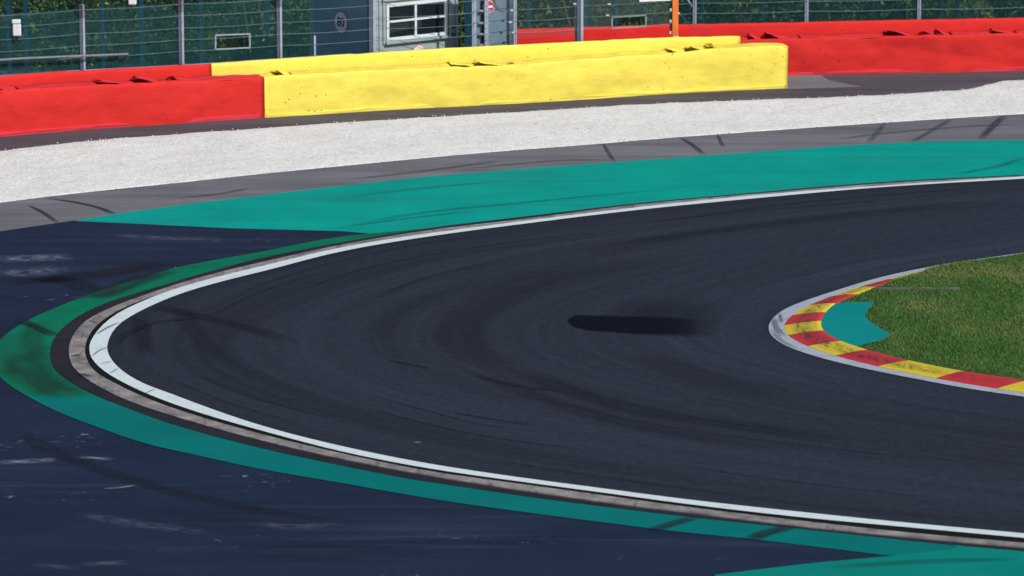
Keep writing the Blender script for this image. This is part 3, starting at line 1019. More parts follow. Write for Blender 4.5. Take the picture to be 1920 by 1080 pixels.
def barrier(name, label, path, ftop, rtop, fa, fb, ra, rb, mat, mtop, seed, gaps, group):
    mid = at_px(path, (fa + fb) / 2, 0)
    R = root(name, label, "tyre barrier", (mid.x, mid.y, 0), group)
    rear = offset(path, 0.60)
    belt_sheet("front_belt", path, ftop, fa, fb, mat, R, seed, endround=(name == 'tyre_barrier' and fb == 1478))
    # skirt of belt lying loose at the foot
    fs = at_px(path, fa, 0); fe = at_px(path, fb, 0)
    belt_sheet("foot_strip", offset(path, -0.012), [(-3000, 0), (5000, 0)], fa + 3, fb - 3, mtop, R, seed + 7, amp=0.02, rip=0.03, foot=0.09)
    belt_sheet("rear_belt", rear, rtop, ra, rb, mat, R, seed + 4, amp=0.018, rip=0.012)
    # loose top sheets between the two rows: flaps that lift and leave gaps
    D = dense(path, 0.12)
    a = at_px(path, fa, 0); b = at_px(path, fb, 0)
    k0, k1 = near_idx(D, Vector((a.x, a.y, 0))), near_idx(D, Vector((b.x, b.y, 0)))
    seg = D[k0:k1 + 1]
    back = offset(path, 0.78)
    Db = offset(D, 0.57)[k0:k1 + 1]
    rs = random.Random(seed)
    NZ = 7
    runs = []                                   # (start, end, torn)
    i = 0
    while i < len(seg) - 1:
        px = proj((seg[i].x, seg[i].y, 0.9))[0]
        torn = any(g0 <= px <= g1 for g0, g1 in gaps)
        ln = rs.randint(3, 7) if torn else rs.randint(14, 26)
        j = i + 1
        while j < len(seg) - 1 and j - i < ln and any(g0 <= proj((seg[j].x, seg[j].y, 0.9))[0] <= g1 for g0, g1 in gaps) == torn: j += 1
        runs.append((i, j, torn)); i = j
    for i, j, torn in runs:
        n = (j - i) * 3 + 1
        V = []; F = []
        up = rs.uniform(0.07, 0.15) if torn else rs.uniform(0.0, 0.008)
        lo = 0.16 if torn else 0.045
        for k in range(n):
            f = k / 3
            a_, w_ = i + min(int(f), j - i - 1), f - min(int(f), j - i - 1)
            p, q = seg[a_].lerp(seg[a_ + 1], w_), Db[a_].lerp(Db[a_ + 1], w_)
            pxk = proj((p.x, p.y, 0.9))[0]
            zt = hz(p.x, p.y, interp(ftop, pxk)) - 0.008
            u = k / max(1, n - 1)
            for m in range(NZ):
                t = lo + (1 - lo) * m / (NZ - 1)
                c = (t - lo) / (1 - lo)
                # one end of a torn sheet curls up, the other dips under its neighbour
                cur = up * ((1 - u) ** 1.6 - 0.55 * u) if torn else up
                zz = zt + cur * (0.35 + 0.65 * (1 - c)) + (0.07 if torn else 0.025) * mnoise.noise(Vector((p.x * 2.6, t * 2.5, seed)))
                zz -= (0.0 if torn else 0.02 * (1 - c) ** 3)
                jit = 0.10 * mnoise.noise(Vector((p.x * 3.0, seed, 2))) * (1 - c) if torn else 0
                pt = p.lerp(q, max(0.03, t + jit)); V.append((pt.x, pt.y, zz))
        for k in range(n - 1):
            for m in range(NZ - 1):
                F.append((k*NZ+m, (k+1)*NZ+m, (k+1)*NZ+m+1, k*NZ+m+1))
        if torn and rs.random() < 0.22: continue
        o = mesh_obj("top_flap", V, F, mtop, R, True)
        sm = o.modifiers.new("thick", 'SOLIDIFY'); sm.thickness = 0.012
    # tyres lying in the open core
    c = offset(D, 0.33)[k0 + 3:k1 - 3]
    for p in resample(c, max(2, int((b - a).length / 0.66)))[:60]:
        px = proj((p.x, p.y, 0.8))[0]
        if px < -120 or px > 2050: continue
        z = hz(p.x, p.y, interp(ftop, px)) - 0.16
        o = bpy.data.objects.new("tyre", tyre_me); COL.objects.link(o)
        o.parent = R
        o.location = Vector((p.x, p.y, z)) - Vector(R.location)
        o.rotation_euler = (rs.uniform(-.05, .05), rs.uniform(-.05, .05), 0)
    return R


GB = "belt covered tyre barriers along the runoff"
barrier("tyre_barrier", "red tyre barrier left of the yellow one, in front of the wire fence", near_base, near_fr_top, near_re_top, -560, 495, -560, 396.5, M['red'], M['pink'], 11, [(0, 40), (190, 330)], GB)
barrier("tyre_barrier", "long yellow tyre barrier in front of the grey hut", near_base, near_fr_top, near_re_top, 496, 1478, 397.5, 1388, M['yellow'], M['yellow_top'], 23, [(850, 960), (1255, 1345), (520, 545)], GB)
barrier("tyre_barrier", "red tyre barrier set farther back, to the right of and behind the yellow barrier", far_base, far_fr_top, far_re_top, 960, 2250, 960, 2250, M['red'], M['pink'], 37, [(1400, 1500), (1665, 1780), (1860, 1910)], GB)

# ------------------------------------------------------------------ fences
near_f = offset(near_base, 1.02)
far_f = offset(far_base, 1.02)
rear_line = extend(offset([G(x, y) for x, y in [(-400, 182), (0, 171), (500, 161.5), (967, 152.5), (1480, 142), (1920, 133)]], 1.75), 6, 6)


def post_I(p, tdir, z0, z1, crank=0.0, w=0.05, d=0.045):
    """web painted as if in shade beside a paler sunlit flange; top leans toward the track when cranked"""
    t = Vector(tdir).normalized(); nrm = Vector((t.y, -t.x, 0))
    dark, light = MB(), MB()
    segs = [(Vector((p.x, p.y, z0)), Vector((p.x, p.y, z1)))]
    if crank:
        zc = z1 - 0.32
        segs = [(Vector((p.x, p.y, z0)), Vector((p.x, p.y, zc))), (Vector((p.x, p.y, zc)), Vector((p.x, p.y, z1)) + nrm * crank - t * 0.05)]
    for a, b in segs:
        c = (a + b) / 2; h = (b - a) / 2
        dark.box(c - t * w * 0.55, t * w * 0.7, nrm * d, h)  # side away from the sun, its shade put into a darker colour
        light.box(c + t * w * 0.62 + nrm * 0.012, t * w * 0.47, nrm * d * 1.1, h)
    return dark, light


def cable(mb, P, r):
    # short sag between supports
    pts = []
    for i in range(len(P) - 1):
        a, b = P[i], P[i+1]
        for k in range(4):
            t = k / 4
            p = a.lerp(b, t); p.z -= 0.02 * math.sin(math.pi * t); pts.append(p)
    pts.append(P[-1])
    mb.tube(pts, r, 5)


def clip_seg(a, b, x0, x1, y0, y1):
    t0, t1 = 0.0, 1.0
    dx, dy = b[0]-a[0], b[1]-a[1]
    for p, q in ((-dx, a[0]-x0), (dx, x1-a[0]), (-dy, a[1]-y0), (dy, y1-a[1])):
        if abs(p) < 1e-9:
            if q < 0: return None
        else:
            r = q / p
            if p < 0: t0 = max(t0, r)
            else: t1 = min(t1, r)
    return (t0, t1) if t0 < t1 else None


def chain_mesh(mb, A, B, z0a, z1a, z0b, z1b, pitch=0.07, r=0.003, hole=None):
    """woven wires between two posts; hole = (u0,u1,z0,z1) left open"""
    L = (Vector((B.x, B.y, 0)) - Vector((A.x, A.y, 0))).length
    t = (B - A); t.z = 0; t.normalize(); nrm = Vector((t.y, -t.x, 0))
    Hh = max(z1a, z1b) + 0.05
    zl = min(z0a, z0b)
    span = Hh - zl
    for sgn in (1, -1):
        k = -int(span / pitch) - 1
        while k * pitch < L + span:
            u0 = k * pitch
            a = (u0, zl) if sgn > 0 else (u0 + span * 0, Hh)
            b = (u0 + span, Hh) if sgn > 0 else (u0 + span, zl)
            c = clip_seg(a, b, 0, L, zl, Hh)
            k += 1
            if not c: continue
            parts = [c]
            if hole:
                h = clip_seg(a, b, *hole)
                if h:
                    parts = [(c[0], max(c[0], h[0])), (min(c[1], h[1]), c[1])]
            for t0, t1 in parts:
                if t1 - t0 < 0.01: continue
                p = (a[0] + (b[0]-a[0])*t0, a[1] + (b[1]-a[1])*t0); q = (a[0] + (b[0]-a[0])*t1, a[1] + (b[1]-a[1])*t1)
                # shear with sloping top/bottom
                def W(uv):
                    f = uv[0] / L; g = (uv[1] - zl) / span
                    return Vector((A.x, A.y, 0)) + t * uv[0] + Vector((0, 0, (z0a*(1-f)+z0b*f)*(1-g) + (z1a*(1-f)+z1b*f)*g))
                P, Q = W(p), W(q)
                dd = (Q - P).normalized(); s = dd.cross(nrm).normalized() * r
                V = [P + s, P - s, P + nrm * r, Q + s, Q - s, Q + nrm * r]
                mb.add(V, [(0, 2, 5, 3), (2, 1, 4, 5), (1, 0, 3, 4)])


def rect_frame(mb, p00, p10, p11, p01, w):
    """four bars round a quad"""
    for a, b in ((p00, p10), (p10, p11), (p11, p01), (p01, p00)):
        d = (b - a).normalized(); n = (p10 - p00).cross(p01 - p00).normalized(); s = d.cross(n).normalized()
        mb.box((a + b) / 2, (b - a) / 2 + d * w, s * w, n * w * 0.8)


def pt(path, px, py):
    p = at_px(path, px, 1.5)
    z = hz(p.x, p.y, py)
    p = at_px(path, px, z); p.z = z
    return p


# left/near debris fence
p0 = at_px(near_f, 339, 0)
fence = root("debris_fence", "tall wire debris fence standing behind the left red and yellow barriers", "fence", (p0.x, p0.y, 0))
ref = at_px(near_f, 339, 1.5)
WZ = [hz(ref.x, ref.y, y) for y in (6, 29, 52, 74, 95.5)]
ZT = WZ[0]
BZ = hz(ref.x, ref.y, 124)
tn = (at_px(near_f, 600, 0) - at_px(near_f, 100, 0)).normalized()
lp = [-500, -310, -30, 154, 339, 523]
for px in lp:
    p = at_px(near_f, px, 1.5)
    d, l = post_I(p, tn, 0.0, ZT + 0.12, 0.16)
    po = d.build("post", M['galv_dark'], fence)
    l.build("flange", M['galv'], po)
for px, w in ((590.5, 0.022),):
    p = at_px(near_f, px, 1.5)
    MB().box((p.x, p.y, 0.8), tn * w, Vector((0, 1, 0)) * 0.03, (0, 0, 0.8)).build("post", M['galv'], fence)
for px, top in ((697, 3.2), (887.5, 3.0), (965.5, 3.0), (1086, 3.0)):
    p = at_px(near_f, px, 1.5)
    d, l = post_I(p, tn, 0.0, top, 0.0, 0.065 if px in (697, 1086) else 0.026, 0.05 if px in (697, 1086) else 0.018)
    po = d.build("post", M['galv_dark'] if px in (697, 1086) else M['galv'], fence)
    l.build("flange", M['galv'], po)
    if px == 1086:
        MB().box((p.x - 0.085, p.y, 1.5), (0.02, 0, 0), (0, 0.02, 0), (0, 0, 1.5)).build("post", M['galv'], fence)
pxs_all = [-900, -500, -310, -30, 154, 339, 523, 697, 887.5]
for k, z in enumerate(WZ + [WZ[0] + 0.27]):
    mb = MB()
    lst = pxs_all if k < 5 else [697, 887.5]
    P = []
    for px in lst:
        p = at_px(near_f, px, z); p.z = z; P.append(p + Vector((0.02, -0.05, 0)) * 1.0)
    if k == 0: P = [p + Vector((0, -0.12, 0)) for p in P]
    cable(mb, P, 0.0055)
    mb.build("cable", M['wire'], fence)
# bottom rail on the barrier crest
mb = MB()
pr = [at_px(near_f, px, 1.1) for px in range(-600, 700, 60)]
mb.tube([Vector((p.x, p.y, hz(p.x, p.y, interp(near_re_top, proj((p.x, p.y, 1.1))[0]) + 2) + 0.03)) for p in pr], 0.022, 6)
mb.build("rail", M['galv_dark'], fence)
# woven mesh bays
hole_px = [(404, 66), (468.5, 63.5), (468.5, 89.5), (404, 92.5)]
hp = [pt(near_f, *q) for q in hole_px]
bays = [(-500, -310), (-310, -30), (-30, 154), (154, 339), (339, 523), (523, 590.5)]
for a, b in bays:
    A, B = at_px(near_f, a, 1.5), at_px(near_f, b, 1.5)
    mb = MB()
    hole = None
    if a == 339:
        u = lambda q: (Vector((q.x, q.y, 0)) - Vector((A.x, A.y, 0))).length
        zs = [q.z for q in hp]
        hole = (u(hp[0]), u(hp[1]), (hp[2].z + hp[3].z) / 2, (hp[0].z + hp[1].z) / 2)
    chain_mesh(mb, A, B, 0.9, ZT, 0.9, ZT, 0.060, 0.0048, hole)
    mb.build("mesh_panel", M['mesh'], fence)
mb = MB(); rect_frame(mb, hp[3], hp[2], hp[1], hp[0], 0.016)
mb.build("camera_port", M['galv'], fence)
# right stretch of the near fence: rails, mesh, second port
WZ2 = [hz(*at_px(near_f, 1150, 1.8).xy, y) for y in (-60, -36, -14, 7, 28)]
for k, z in enumerate(WZ2 + [hz(*at_px(near_f, 1150, 1.6).xy, 50)]):
    mb = MB()
    st = [887.5, 965.5, 1086, 1258]
    P = []
    for px in st:
        p = at_px(near_f, px, z); p.z = z; P.append(p + Vector((0.0, -0.05, 0)))
    cable(mb, P, 0.0055)
    mb.build("cable", M['wire'], fence)
zb, zt_ = WZ2[4] - 0.27, WZ2[0]
hp2 = [pt(near_f, *q) for q in [(1147.5, 32.5), (1211, 28.5), (1211, 49), (1147.5, 53)]]
A, B = at_px(near_f, 1090, 1.7), at_px(near_f, 1258, 1.7)
u = lambda q: (Vector((q.x, q.y, 0)) - Vector((A.x, A.y, 0))).length
mb = MB()
chain_mesh(mb, A, B, zb, zt_, zb, zt_, 0.062, 0.0036, (u(hp2[0]), u(hp2[1]), (hp2[2].z + hp2[3].z) / 2, (hp2[0].z + hp2[1].z) / 2))
mb.build("mesh_panel", M['meshg'], fence)
A2, B2 = at_px(near_f, 967, 1.7), at_px(near_f, 1083, 1.7)
mb = MB(); chain_mesh(mb, A2, B2, zb - 0.15, zt_, zb - 0.15, zt_, 0.08, 0.003); mb.build("mesh_panel", M['meshg'], fence)
mb = MB(); rect_frame(mb, hp2[3], hp2[2], hp2[1], hp2[0], 0.014); mb.build("camera_port", M['galv'], fence)
for px, py in ((1078, 6.5), (1142, 7), (1139, 28), (1272, 24), (960, 18.5), (957, 41), (962, 60)):
    p = pt(near_f, px, py)
    MB().box(p + Vector((0, -0.07, 0)), (0.032, 0, 0), (0, 0.02, 0), (0, 0, 0.014)).build("clamp", M['frame'], fence, bevel=0.004)
# stay cables at the end of the near fence
for a, b in (((1273, 25), (1312, 67)), ((1314, 47), (1327, 67))):
    MB().tube([pt(near_f, *a), pt(near_f, *b)], 0.009, 5).build("stay_cable", M['galv_dark'], fence)
# orange marker post
p = at_px(near_f, 1266, 1.5)
om = root("marker_post", "bright orange square post at the end of the near fence", "post", (p.x, p.y - 0.06, 0))
MB().box((p.x, p.y - 0.06, 1.95), (0.068, 0, 0), (0, 0.05, 0), (0, 0, 0.75 + 0.03)).build("orange_panel", M['orange'], om, bevel=0.008)
MB().box((p.x + 0.01, p.y - 0.06, 0.585), (0.07, 0, 0), (0, 0.05, 0), (0, 0, 0.585)).build("base", M['frame'], om, bevel=0.006)
for k in range(9):
    MB().box((p.x - 0.10, p.y - 0.05, 1.25 + k * 0.13 if k % 2 else 1.25 + k * 0.13), (0.024, 0, 0), (0, 0.03, 0), (0, 0, 0.095 if k % 2 else 0.035)).build("insulator" if k % 2 else "collar", M['black'] if k % 2 else M['frame'], om)
# white board whose lower edge shows
b0, b1 = pt(near_f, 1197, 3.2), pt(near_f, 1256, 0.2)
ctr = (b0 + b1) / 2
dirb = (b1 - b0); dirb.z = 0; dirb.normalize()
nb_ = Vector((dirb.y, -dirb.x, 0))
o = MB().box(Vector((ctr.x, ctr.y, ctr.z + 0.25)) + nb_ * 0.05, (b1 - b0) / 2, nb_ * 0.012, (0, 0, 0.25)).build("notice_board", M['signwhite'], bevel=0.004)
tag(o, "plain white board hung on the fence beside the orange post", "board")

# fence above the far red barrier
p0 = at_px(far_f, 1512, 0)
ff = root("debris_fence", "wire fence with pale posts behind the far red barrier at right", "fence", (p0.x, p0.y, 0))
tf = (at_px(far_f, 1900, 0) - at_px(far_f, 1100, 0)).normalized()
zf = [hz(*at_px(far_f, 1600, 1.7).xy, y) for y in (-45, -22, 0, 19)]
fpx = [1302, 1512, 1723, 1934, 2145]
for px in fpx:
    p = at_px(far_f, px, 1.5)
    d, l = post_I(p, tf, 0.0, 2.9, 0.0, 0.035, 0.04)
    po = d.build("post", M['lav'], ff); l.build("flange", M['galv'], po)
for z in zf:
    mb = MB(); P = []
    for px in [1245] + fpx:
        q = at_px(far_f, px, z); q.z = z; P.append(q + Vector((0, -0.05, 0)))
    cable(mb, P, 0.007); mb.build("cable", M['wire'], ff)
for a, b in zip([1270] + fpx[:-1], fpx):
    A, B = at_px(far_f, a, 1.5), at_px(far_f, b, 1.5)
    mb = MB(); chain_mesh(mb, A, B, 1.0, 2.5, 1.0, 2.5, 0.066, 0.0036); mb.build("mesh_panel", M['mesh'], ff)
mb = MB(); mb.tube([pt(far_f, 1287, -4), pt(far_f, 1303, 22)], 0.02, 6); mb.build("brace", M['galv'], ff)

# teal rear fence
p0 = at_px(rear_line, 376, 0)
rf = root("boundary_fence", "dark teal boundary fence with slim posts in front of the bushes", "fence", (p0.x, p0.y, 0))
for px, w in ((-300, .05), (-110, .05), (16, .05), (47, .05), (191, .04), (264, .05), (376, .05), (500, .05), (877.5, .085), (990, .04), (1097, .045), (1153, .035), (1317, .035), (1430, .032), (1478, .03), (1598, .03), (1638, .03), (1765, .03), (1797, .03), (1935, .03), (1990, .03), (2120, .03)):
    p = at_px(rear_line, px, 1.5)
    MB().box((p.x, p.y, 1.5), (w, 0, 0), (0, w * 0.8, 0), (0, 0, 1.5)).build("post", M['tealpost'], rf, bevel=0.006)
rp = [at_px(rear_line, px, 1.5) for px in (-300, 47, 376, 700, 1097, 1478, 1797, 2120)]
for A, B in zip(rp[:-1], rp[1:]):
    mb = MB(); chain_mesh(mb, A, B, 0.05, 2.6, 0.05, 2.6, 0.10, 0.0025); mb.build("mesh_panel", M['mesh'], rf)
# white boxes on the rear fence posts
for px, y0, y1, lab in ((33, 36, 67, "small white two part box on the wire fence, left of the first pale post"), (250, -28, 8.5, "white box cut by the top of the picture, above the left fence")):
    Y = at_px(near_f, px, 1.5).y - 0.14
    R = root("junction_box", lab, "box", (xat(px, Y, 1.5), Y, hz(0, Y, y1)))
    x = xat(px, Y, 1.5); zt, zb_ = hz(0, Y, y0), hz(0, Y, y1)
    MB().box((x, Y, (zt * 0.72 + zb_ * 0.28 + zb_) / 2), (0.085, 0, 0), (0, 0.07, 0), (0, 0, (zt - zb_) * 0.35)).build("body", M['signwhite'], R, bevel=0.02)
    MB().box((x - 0.01, Y, zt + (zt - zb_) * -0.14), (0.09, 0, 0), (0, 0.075, 0), (0, 0, (zt - zb_) * 0.12)).build("lid", M['signwhite'], R, bevel=0.02)
# loose grey pole lying along the fence
pp = offset(near_base, 0.90)
a, b = pt(pp, -160, 123), pt(pp, 240, 101.5)
o = MB().tube([a, a.lerp(b, 0.5) + Vector((0, 0, 0.03)), b], 0.028, 8).build("scaffold_pole", M['pole'])
tag(o, "grey metal pole lying level across the left end of the wire fence", "pole")

# ------------------------------------------------------------------ marshal hut
Yc = at_px(near_f, 700, 0).y + 0.45
Cn = Vector((xat(700, Yc), Yc, 0))


def solve_end(px, ang):
    """length along a wall leaving the corner at this angle until column px"""
    d = Vector((math.cos(ang), math.sin(ang), 0))
    lo, hi = 0, 6
    for _ in range(40):
        m = (lo + hi) / 2
        x = proj(Cn + d * m + Vector((0, 0, 1.5)))[0]
        if (x < px) == (d.x > 0): lo = m
        else: hi = m
    return d, lo


TH = math.radians(38)
dR, LR = solve_end(856.5, TH)
dL, LL = solve_end(583, math.pi - math.radians(52))
nR = Vector((dR.y, -dR.x, 0)); nL = Vector((-dL.y, dL.x, 0))
if nL.y > 0: nL = -nL
hut = root("marshal_hut", "grey marshal hut with a four pane window behind the yellow barrier", "hut", Cn)
HH = 2.75
p1, p2, p3 = Cn + dR * LR, Cn + dR * LR + dL * LL, Cn + dL * LL


def wall(name, a, b, mat, nrm, holes=None):
    t = (b - a)
    mb = MB()
    if not holes:
        mb.box((a + b) / 2 - nrm * 0.03 + Vector((0, 0, HH / 2)), t / 2, nrm * 0.03, (0, 0, HH / 2))
    else:
        L = t.length; d = t.normalized()
        u0, u1, z0, z1 = holes
        for ua, ub, za, zb in ((0, u0, 0, HH), (u1, L, 0, HH), (u0, u1, 0, z0), (u0, u1, z1, HH)):
            mb.box(a + d * (ua + ub) / 2 - nrm * 0.03 + Vector((0, 0, (za + zb) / 2)), d * (ub - ua) / 2, nrm * 0.03, (0, 0, (zb - za) / 2))
    return mb.build(name, mat, hut)


def onR(px, py, off=0.0):
    lo, hi = 0, LR + 1
    z = 1.5
    for _ in range(5):
        lo, hi = -0.5, LR + 1
        for _ in range(30):
            m = (lo + hi) / 2
            if proj(Cn + dR * m + nR * off + Vector((0, 0, z)))[0] < px: lo = m
            else: hi = m
        q = Cn + dR * lo
        z = hz(q.x + nR.x * off, q.y + nR.y * off, py)
    return lo, z


wu0, wz0 = onR(724, 77.5); wu1, wz1 = onR(838, 3)
wz1 = onR(724, 8)[1]
wall("wall", Cn + dR * 0.06, p1, M['hut'], nR, (wu0, wu1, wz0, wz1))
wall("wall", Cn, p3, M['hut_side'], nL)
nB = -nR
wall("wall", p3, p2, M['hut'], nB); wall("wall", p2, p1, M['hut'], -nL)
cc = (Cn + p1 + p2 + p3) / 4
MB().box(cc + Vector((0, 0, HH + 0.04)), (p1 - Cn) / 2 + dR * 0.08, (p3 - Cn) / 2 + dL * 0.08, (0, 0, 0.04)).build("roof", M['roof'], hut)
MB().box(cc + Vector((0, 0, 0.06)), (p1 - Cn) / 2 - dR * 0.05, (p3 - Cn) / 2 - dL * 0.05, (0, 0, 0.05)).build("floor_slab", M['hut'], hut)


def R3(u, z, off=0.0):
    return Cn + dR * u + nR * off + Vector((0, 0, z))


win = MB()
fw = 0.035
for ua, ub, za, zb in ((wu0 + .001, wu0 + 2*fw, wz0, wz1), (wu1 - 2*fw, wu1 - .001, wz0, wz1), (wu0 + 2*fw, wu1 - 2*fw, wz0, wz0 + 2*fw), (wu0 + 2*fw, wu1 - 2*fw, wz1 - 2*fw, wz1)):
    win.box(R3((ua+ub)/2, (za+zb)/2, 0.0), dR * (ub-ua)/2, nR * 0.03, (0, 0, (zb-za)/2))
wf = win.build("window", M['frame'], hut, bevel=0.004)
um = onR(779, 40)[0]; zm = onR(725, 41.5)[1]
mb = MB(); mb.box(R3(um, (wz0+wz1)/2, -0.005), dR * 0.028, nR * 0.022, (0, 0, (wz1-wz0)/2 - 2*fw))
mb.box(R3((wu0+2*fw+um-.028)/2, zm, -0.005), dR * ((um-.028-wu0-2*fw)/2), nR * 0.02, (0, 0, 0.022))
mb.box(R3((wu1-2*fw+um+.028)/2, zm, -0.005), dR * ((wu1-2*fw-um-.028)/2), nR * 0.02, (0, 0, 0.022))
mb.build("glazing_bar", M['frame'], wf)
MB().box(R3((wu0+wu1)/2, (wz0+wz1)/2, -0.022), dR * ((wu1-wu0)/2 - fw), nR * 0.003, (0, 0, (wz1-wz0)/2 - fw)).build("pane", M['glass'], wf)
MB().box(R3((wu0+wu1)/2, wz0 - 0.035, 0.045), dR * ((wu1-wu0)/2 + 0.05), nR * 0.05, (0, 0, 0.03)).build("sill", M['hut'], wf, bevel=0.006)
# casing strips and corner trims
mb = MB()
mb.box(R3(wu0 - 0.07, (wz0+wz1)/2, 0.018), dR * 0.03, nR * 0.017, (0, 0, (wz1-wz0)/2 + 0.06))
mb.box(R3(wu1 + 0.07, (wz0+wz1)/2, 0.018), dR * 0.03, nR * 0.017, (0, 0, (wz1-wz0)/2 + 0.06))
mb.box(R3((wu0+wu1)/2, wz1 + 0.10, 0.03), dR * ((wu1-wu0)/2 + 0.12), nR * 0.03, (0, 0, 0.03))
mb.box(R3(0.16, HH/2, 0.012), dR * 0.012, nR * 0.012, (0, 0, HH/2 - 0.05))
mb.box(R3(LR - 0.02, HH/2, 0.015), dR * 0.03, nR * 0.02, (0, 0, HH/2 - 0.02))
mb.box(R3(LR/2, wz0 - 0.33, 0.008), dR * (LR/2 - 0.08), nR * 0.008, (0, 0, 0.012))
mb.build("trim", M['hut'], hut)
e0 = Cn + dL * 0.16
MB().box(e0 + nL * 0.012 + Vector((0, 0, HH/2)), dL * 0.03, nL * 0.012, (0, 0, HH/2 - .02)).build("side_trim", M['galv'], hut)
MB().box(Cn + dL * (LL - 0.06) + nL * 0.02 + Vector((0, 0, HH/2)), dL * 0.06, nL * 0.02, (0, 0, HH/2 - .02)).build("side_trim", M['lav'], hut)


def text_mesh(name, body, size, origin, xdir, nrm, mat, parent, sx=1.0):
    cu = bpy.data.curves.new(name, 'FONT')
    cu.body = body; cu.size = size; cu.align_x = 'CENTER'; cu.align_y = 'CENTER'; cu.extrude = 0.002
    cu.offset = size * 0.012
    to = bpy.data.objects.new(name + "_tmp", cu); COL.objects.link(to)
    bpy.context.view_layer.update()
    me = bpy.data.meshes.new_from_object(to.evaluated_get(bpy.context.evaluated_depsgraph_get()))
    bpy.data.objects.remove(to)
    xd = Vector(xdir).normalized()
    V = [Vector(origin) + xd * v.co.x * sx + Vector((0, 0, 1)) * v.co.y + Vector(nrm) * v.co.z for v in me.vertices]
    F = [tuple(p.vertices) for p in me.polygons]
    bpy.data.meshes.remove(me)
    return mesh_obj(name, V, F, mat, parent)


def speed_sign(label, c, nrm, xdir, r):
    R = root("speed_sign", label, "sign", c)
    MB().disc(c, nrm, r * 1.07, 0.006).build("border_ring", M['signred'], R)
    MB().disc(Vector(c) + Vector(nrm) * 0.0065, nrm, r, 0.004).build("face", M['signwhite'], R)
    text_mesh("number", "80", r * 1.25, Vector(c) + Vector(nrm) * 0.0135, xdir, nrm, M['ink'], R, 0.95)
    return R


# sign on the shaded side wall
def onL(px, py):
    z = 1.5
    for _ in range(5):
        lo, hi = 0, LL + 1
        for _ in range(30):
            m = (lo + hi) / 2
            if proj(Cn + dL * m + Vector((0, 0, z)))[0] > px: lo = m
            else: hi = m
        q = Cn + dL * lo; z = hz(q.x, q.y, py)
    return Cn + dL * lo + Vector((0, 0, z))


speed_sign("round speed limit sign on the shaded blue grey side of the hut", onL(640.5, 42) + nL * 0.012, nL, -dL, 0.235)
u2, z2 = onR(782, 99)
speed_sign("round speed limit sign below the hut window, half hidden by the yellow barrier", R3(u2, z2, 0.06), nR, dR, 0.175)
# small dark switch boxes at the right edge of the hut
for py in (50, 64):
    u_, z_ = onR(849, py)
    MB().box(R3(u_, z_, 0.025), dR * 0.05, nR * 0.025, (0, 0, 0.03)).build("switch_box", M['galv_dark'], hut, bevel=0.006)

# ------------------------------------------------------------------ steel panel, slotted post and no-entry sign
Yp = at_px(near_f, 925, 0).y + 0.26
td = tn
def onP(px, z, dy=0.0):
    x = xat(px, Yp + dy, z)
    return Vector((x, Yp + dy + (x - xat(925, Yp)) * 0.25, z))
gate = root("steel_screen", "blue grey sheet steel screen between the hut and the red barrier strip", "screen", onP(926, 0))
A, B = onP(889.5, 0), onP(963.5, 0)
tt = (B - A).normalized(); ntt = Vector((tt.y, -tt.x, 0))
MB().box((A + B) / 2 + Vector((0, 0, 1.45)), (B - A) / 2, ntt * 0.02, (0, 0, 1.45)).build("sheet", M['panel'], gate)
mb = MB()
for px in (890.5, 962):
    q = onP(px, 1.45); mb.box(q + ntt * 0.035, tt * 0.02, ntt * 0.014, (0, 0, 1.45))
mb.build("edge_bar", M['galv'], gate)
sl = MB()
for (ya, yb) in ((2, 18), (26, 39), (47, 60), (68, 81)):
    q = onP(903.8 + (ya / 80) * 2, 1.5)
    za, zb2 = hz(q.x, q.y, ya), hz(q.x, q.y, yb)
    sl.box(Vector((q.x, q.y, (za + zb2) / 2)) + ntt * 0.026, tt * 0.030, ntt * 0.005, (0, 0, (za - zb2) / 2))
sl.build("slot", M['black'], gate)
q = onP(911.5, 1.4, -0.12)
gp = root("gate_post", "pale steel gate post carrying the red sign, in front of the blue grey screen", "post", (q.x, q.y, 0))
MB().box((q.x, q.y, 1.2), tt * 0.045, ntt * 0.04, (0, 0, 1.15)).build("shaft", M['galv'], gp, bevel=0.006)
for py in (20, 43, 64, 84):
    z_ = hz(q.x, q.y, py)
    mb = MB(); mb.box(Vector((q.x - 0.10, q.y, z_)), (0.05, 0, 0), (0, 0.02, 0), (0, 0, 0.02)); mb.box(Vector((q.x + 0.075, q.y, z_)), (0.03, 0, 0), (0, 0.02, 0), (0, 0, 0.016))
    mb.build("bracket", M['galv'], gp)
# dark tube loop standing in for the wires' shadow on the screen
lp_ = []
for px, py in ((926, -18), (927, -4), (929, 8), (934, 14), (940, 18), (947, 18), (953, 14), (957, 8)):
    v = onP(px, 1.9, -0.06); lp_.append(Vector((v.x, v.y, hz(v.x, v.y, py))))
MB().tube(catmull(lp_, 3), 0.010, 6).build("wire_shadow_loop", M['galv_dark'], gate)
v = onP(916, 1.9, -0.03)
c = Vector((v.x, v.y, hz(v.x, v.y, 12.5)))
ns = Vector((0.35, -0.937, 0)).normalized(); xs = Vector((0.937, 0.35, 0))
ne = root("no_entry_sign", "small red round sign with a white bar on the pale gate post", "sign", c)
MB().disc(c, ns, 0.142, 0.006).build("border", M['signwhite'], ne)
MB().disc(c + ns * 0.0065, ns, 0.128, 0.004).build("face", M['signred'], ne)
MB().box(c + ns * 0.012, xs * 0.095, ns * 0.0015, (0, 0, 0.024)).build("bar", M['signwhite'], ne)


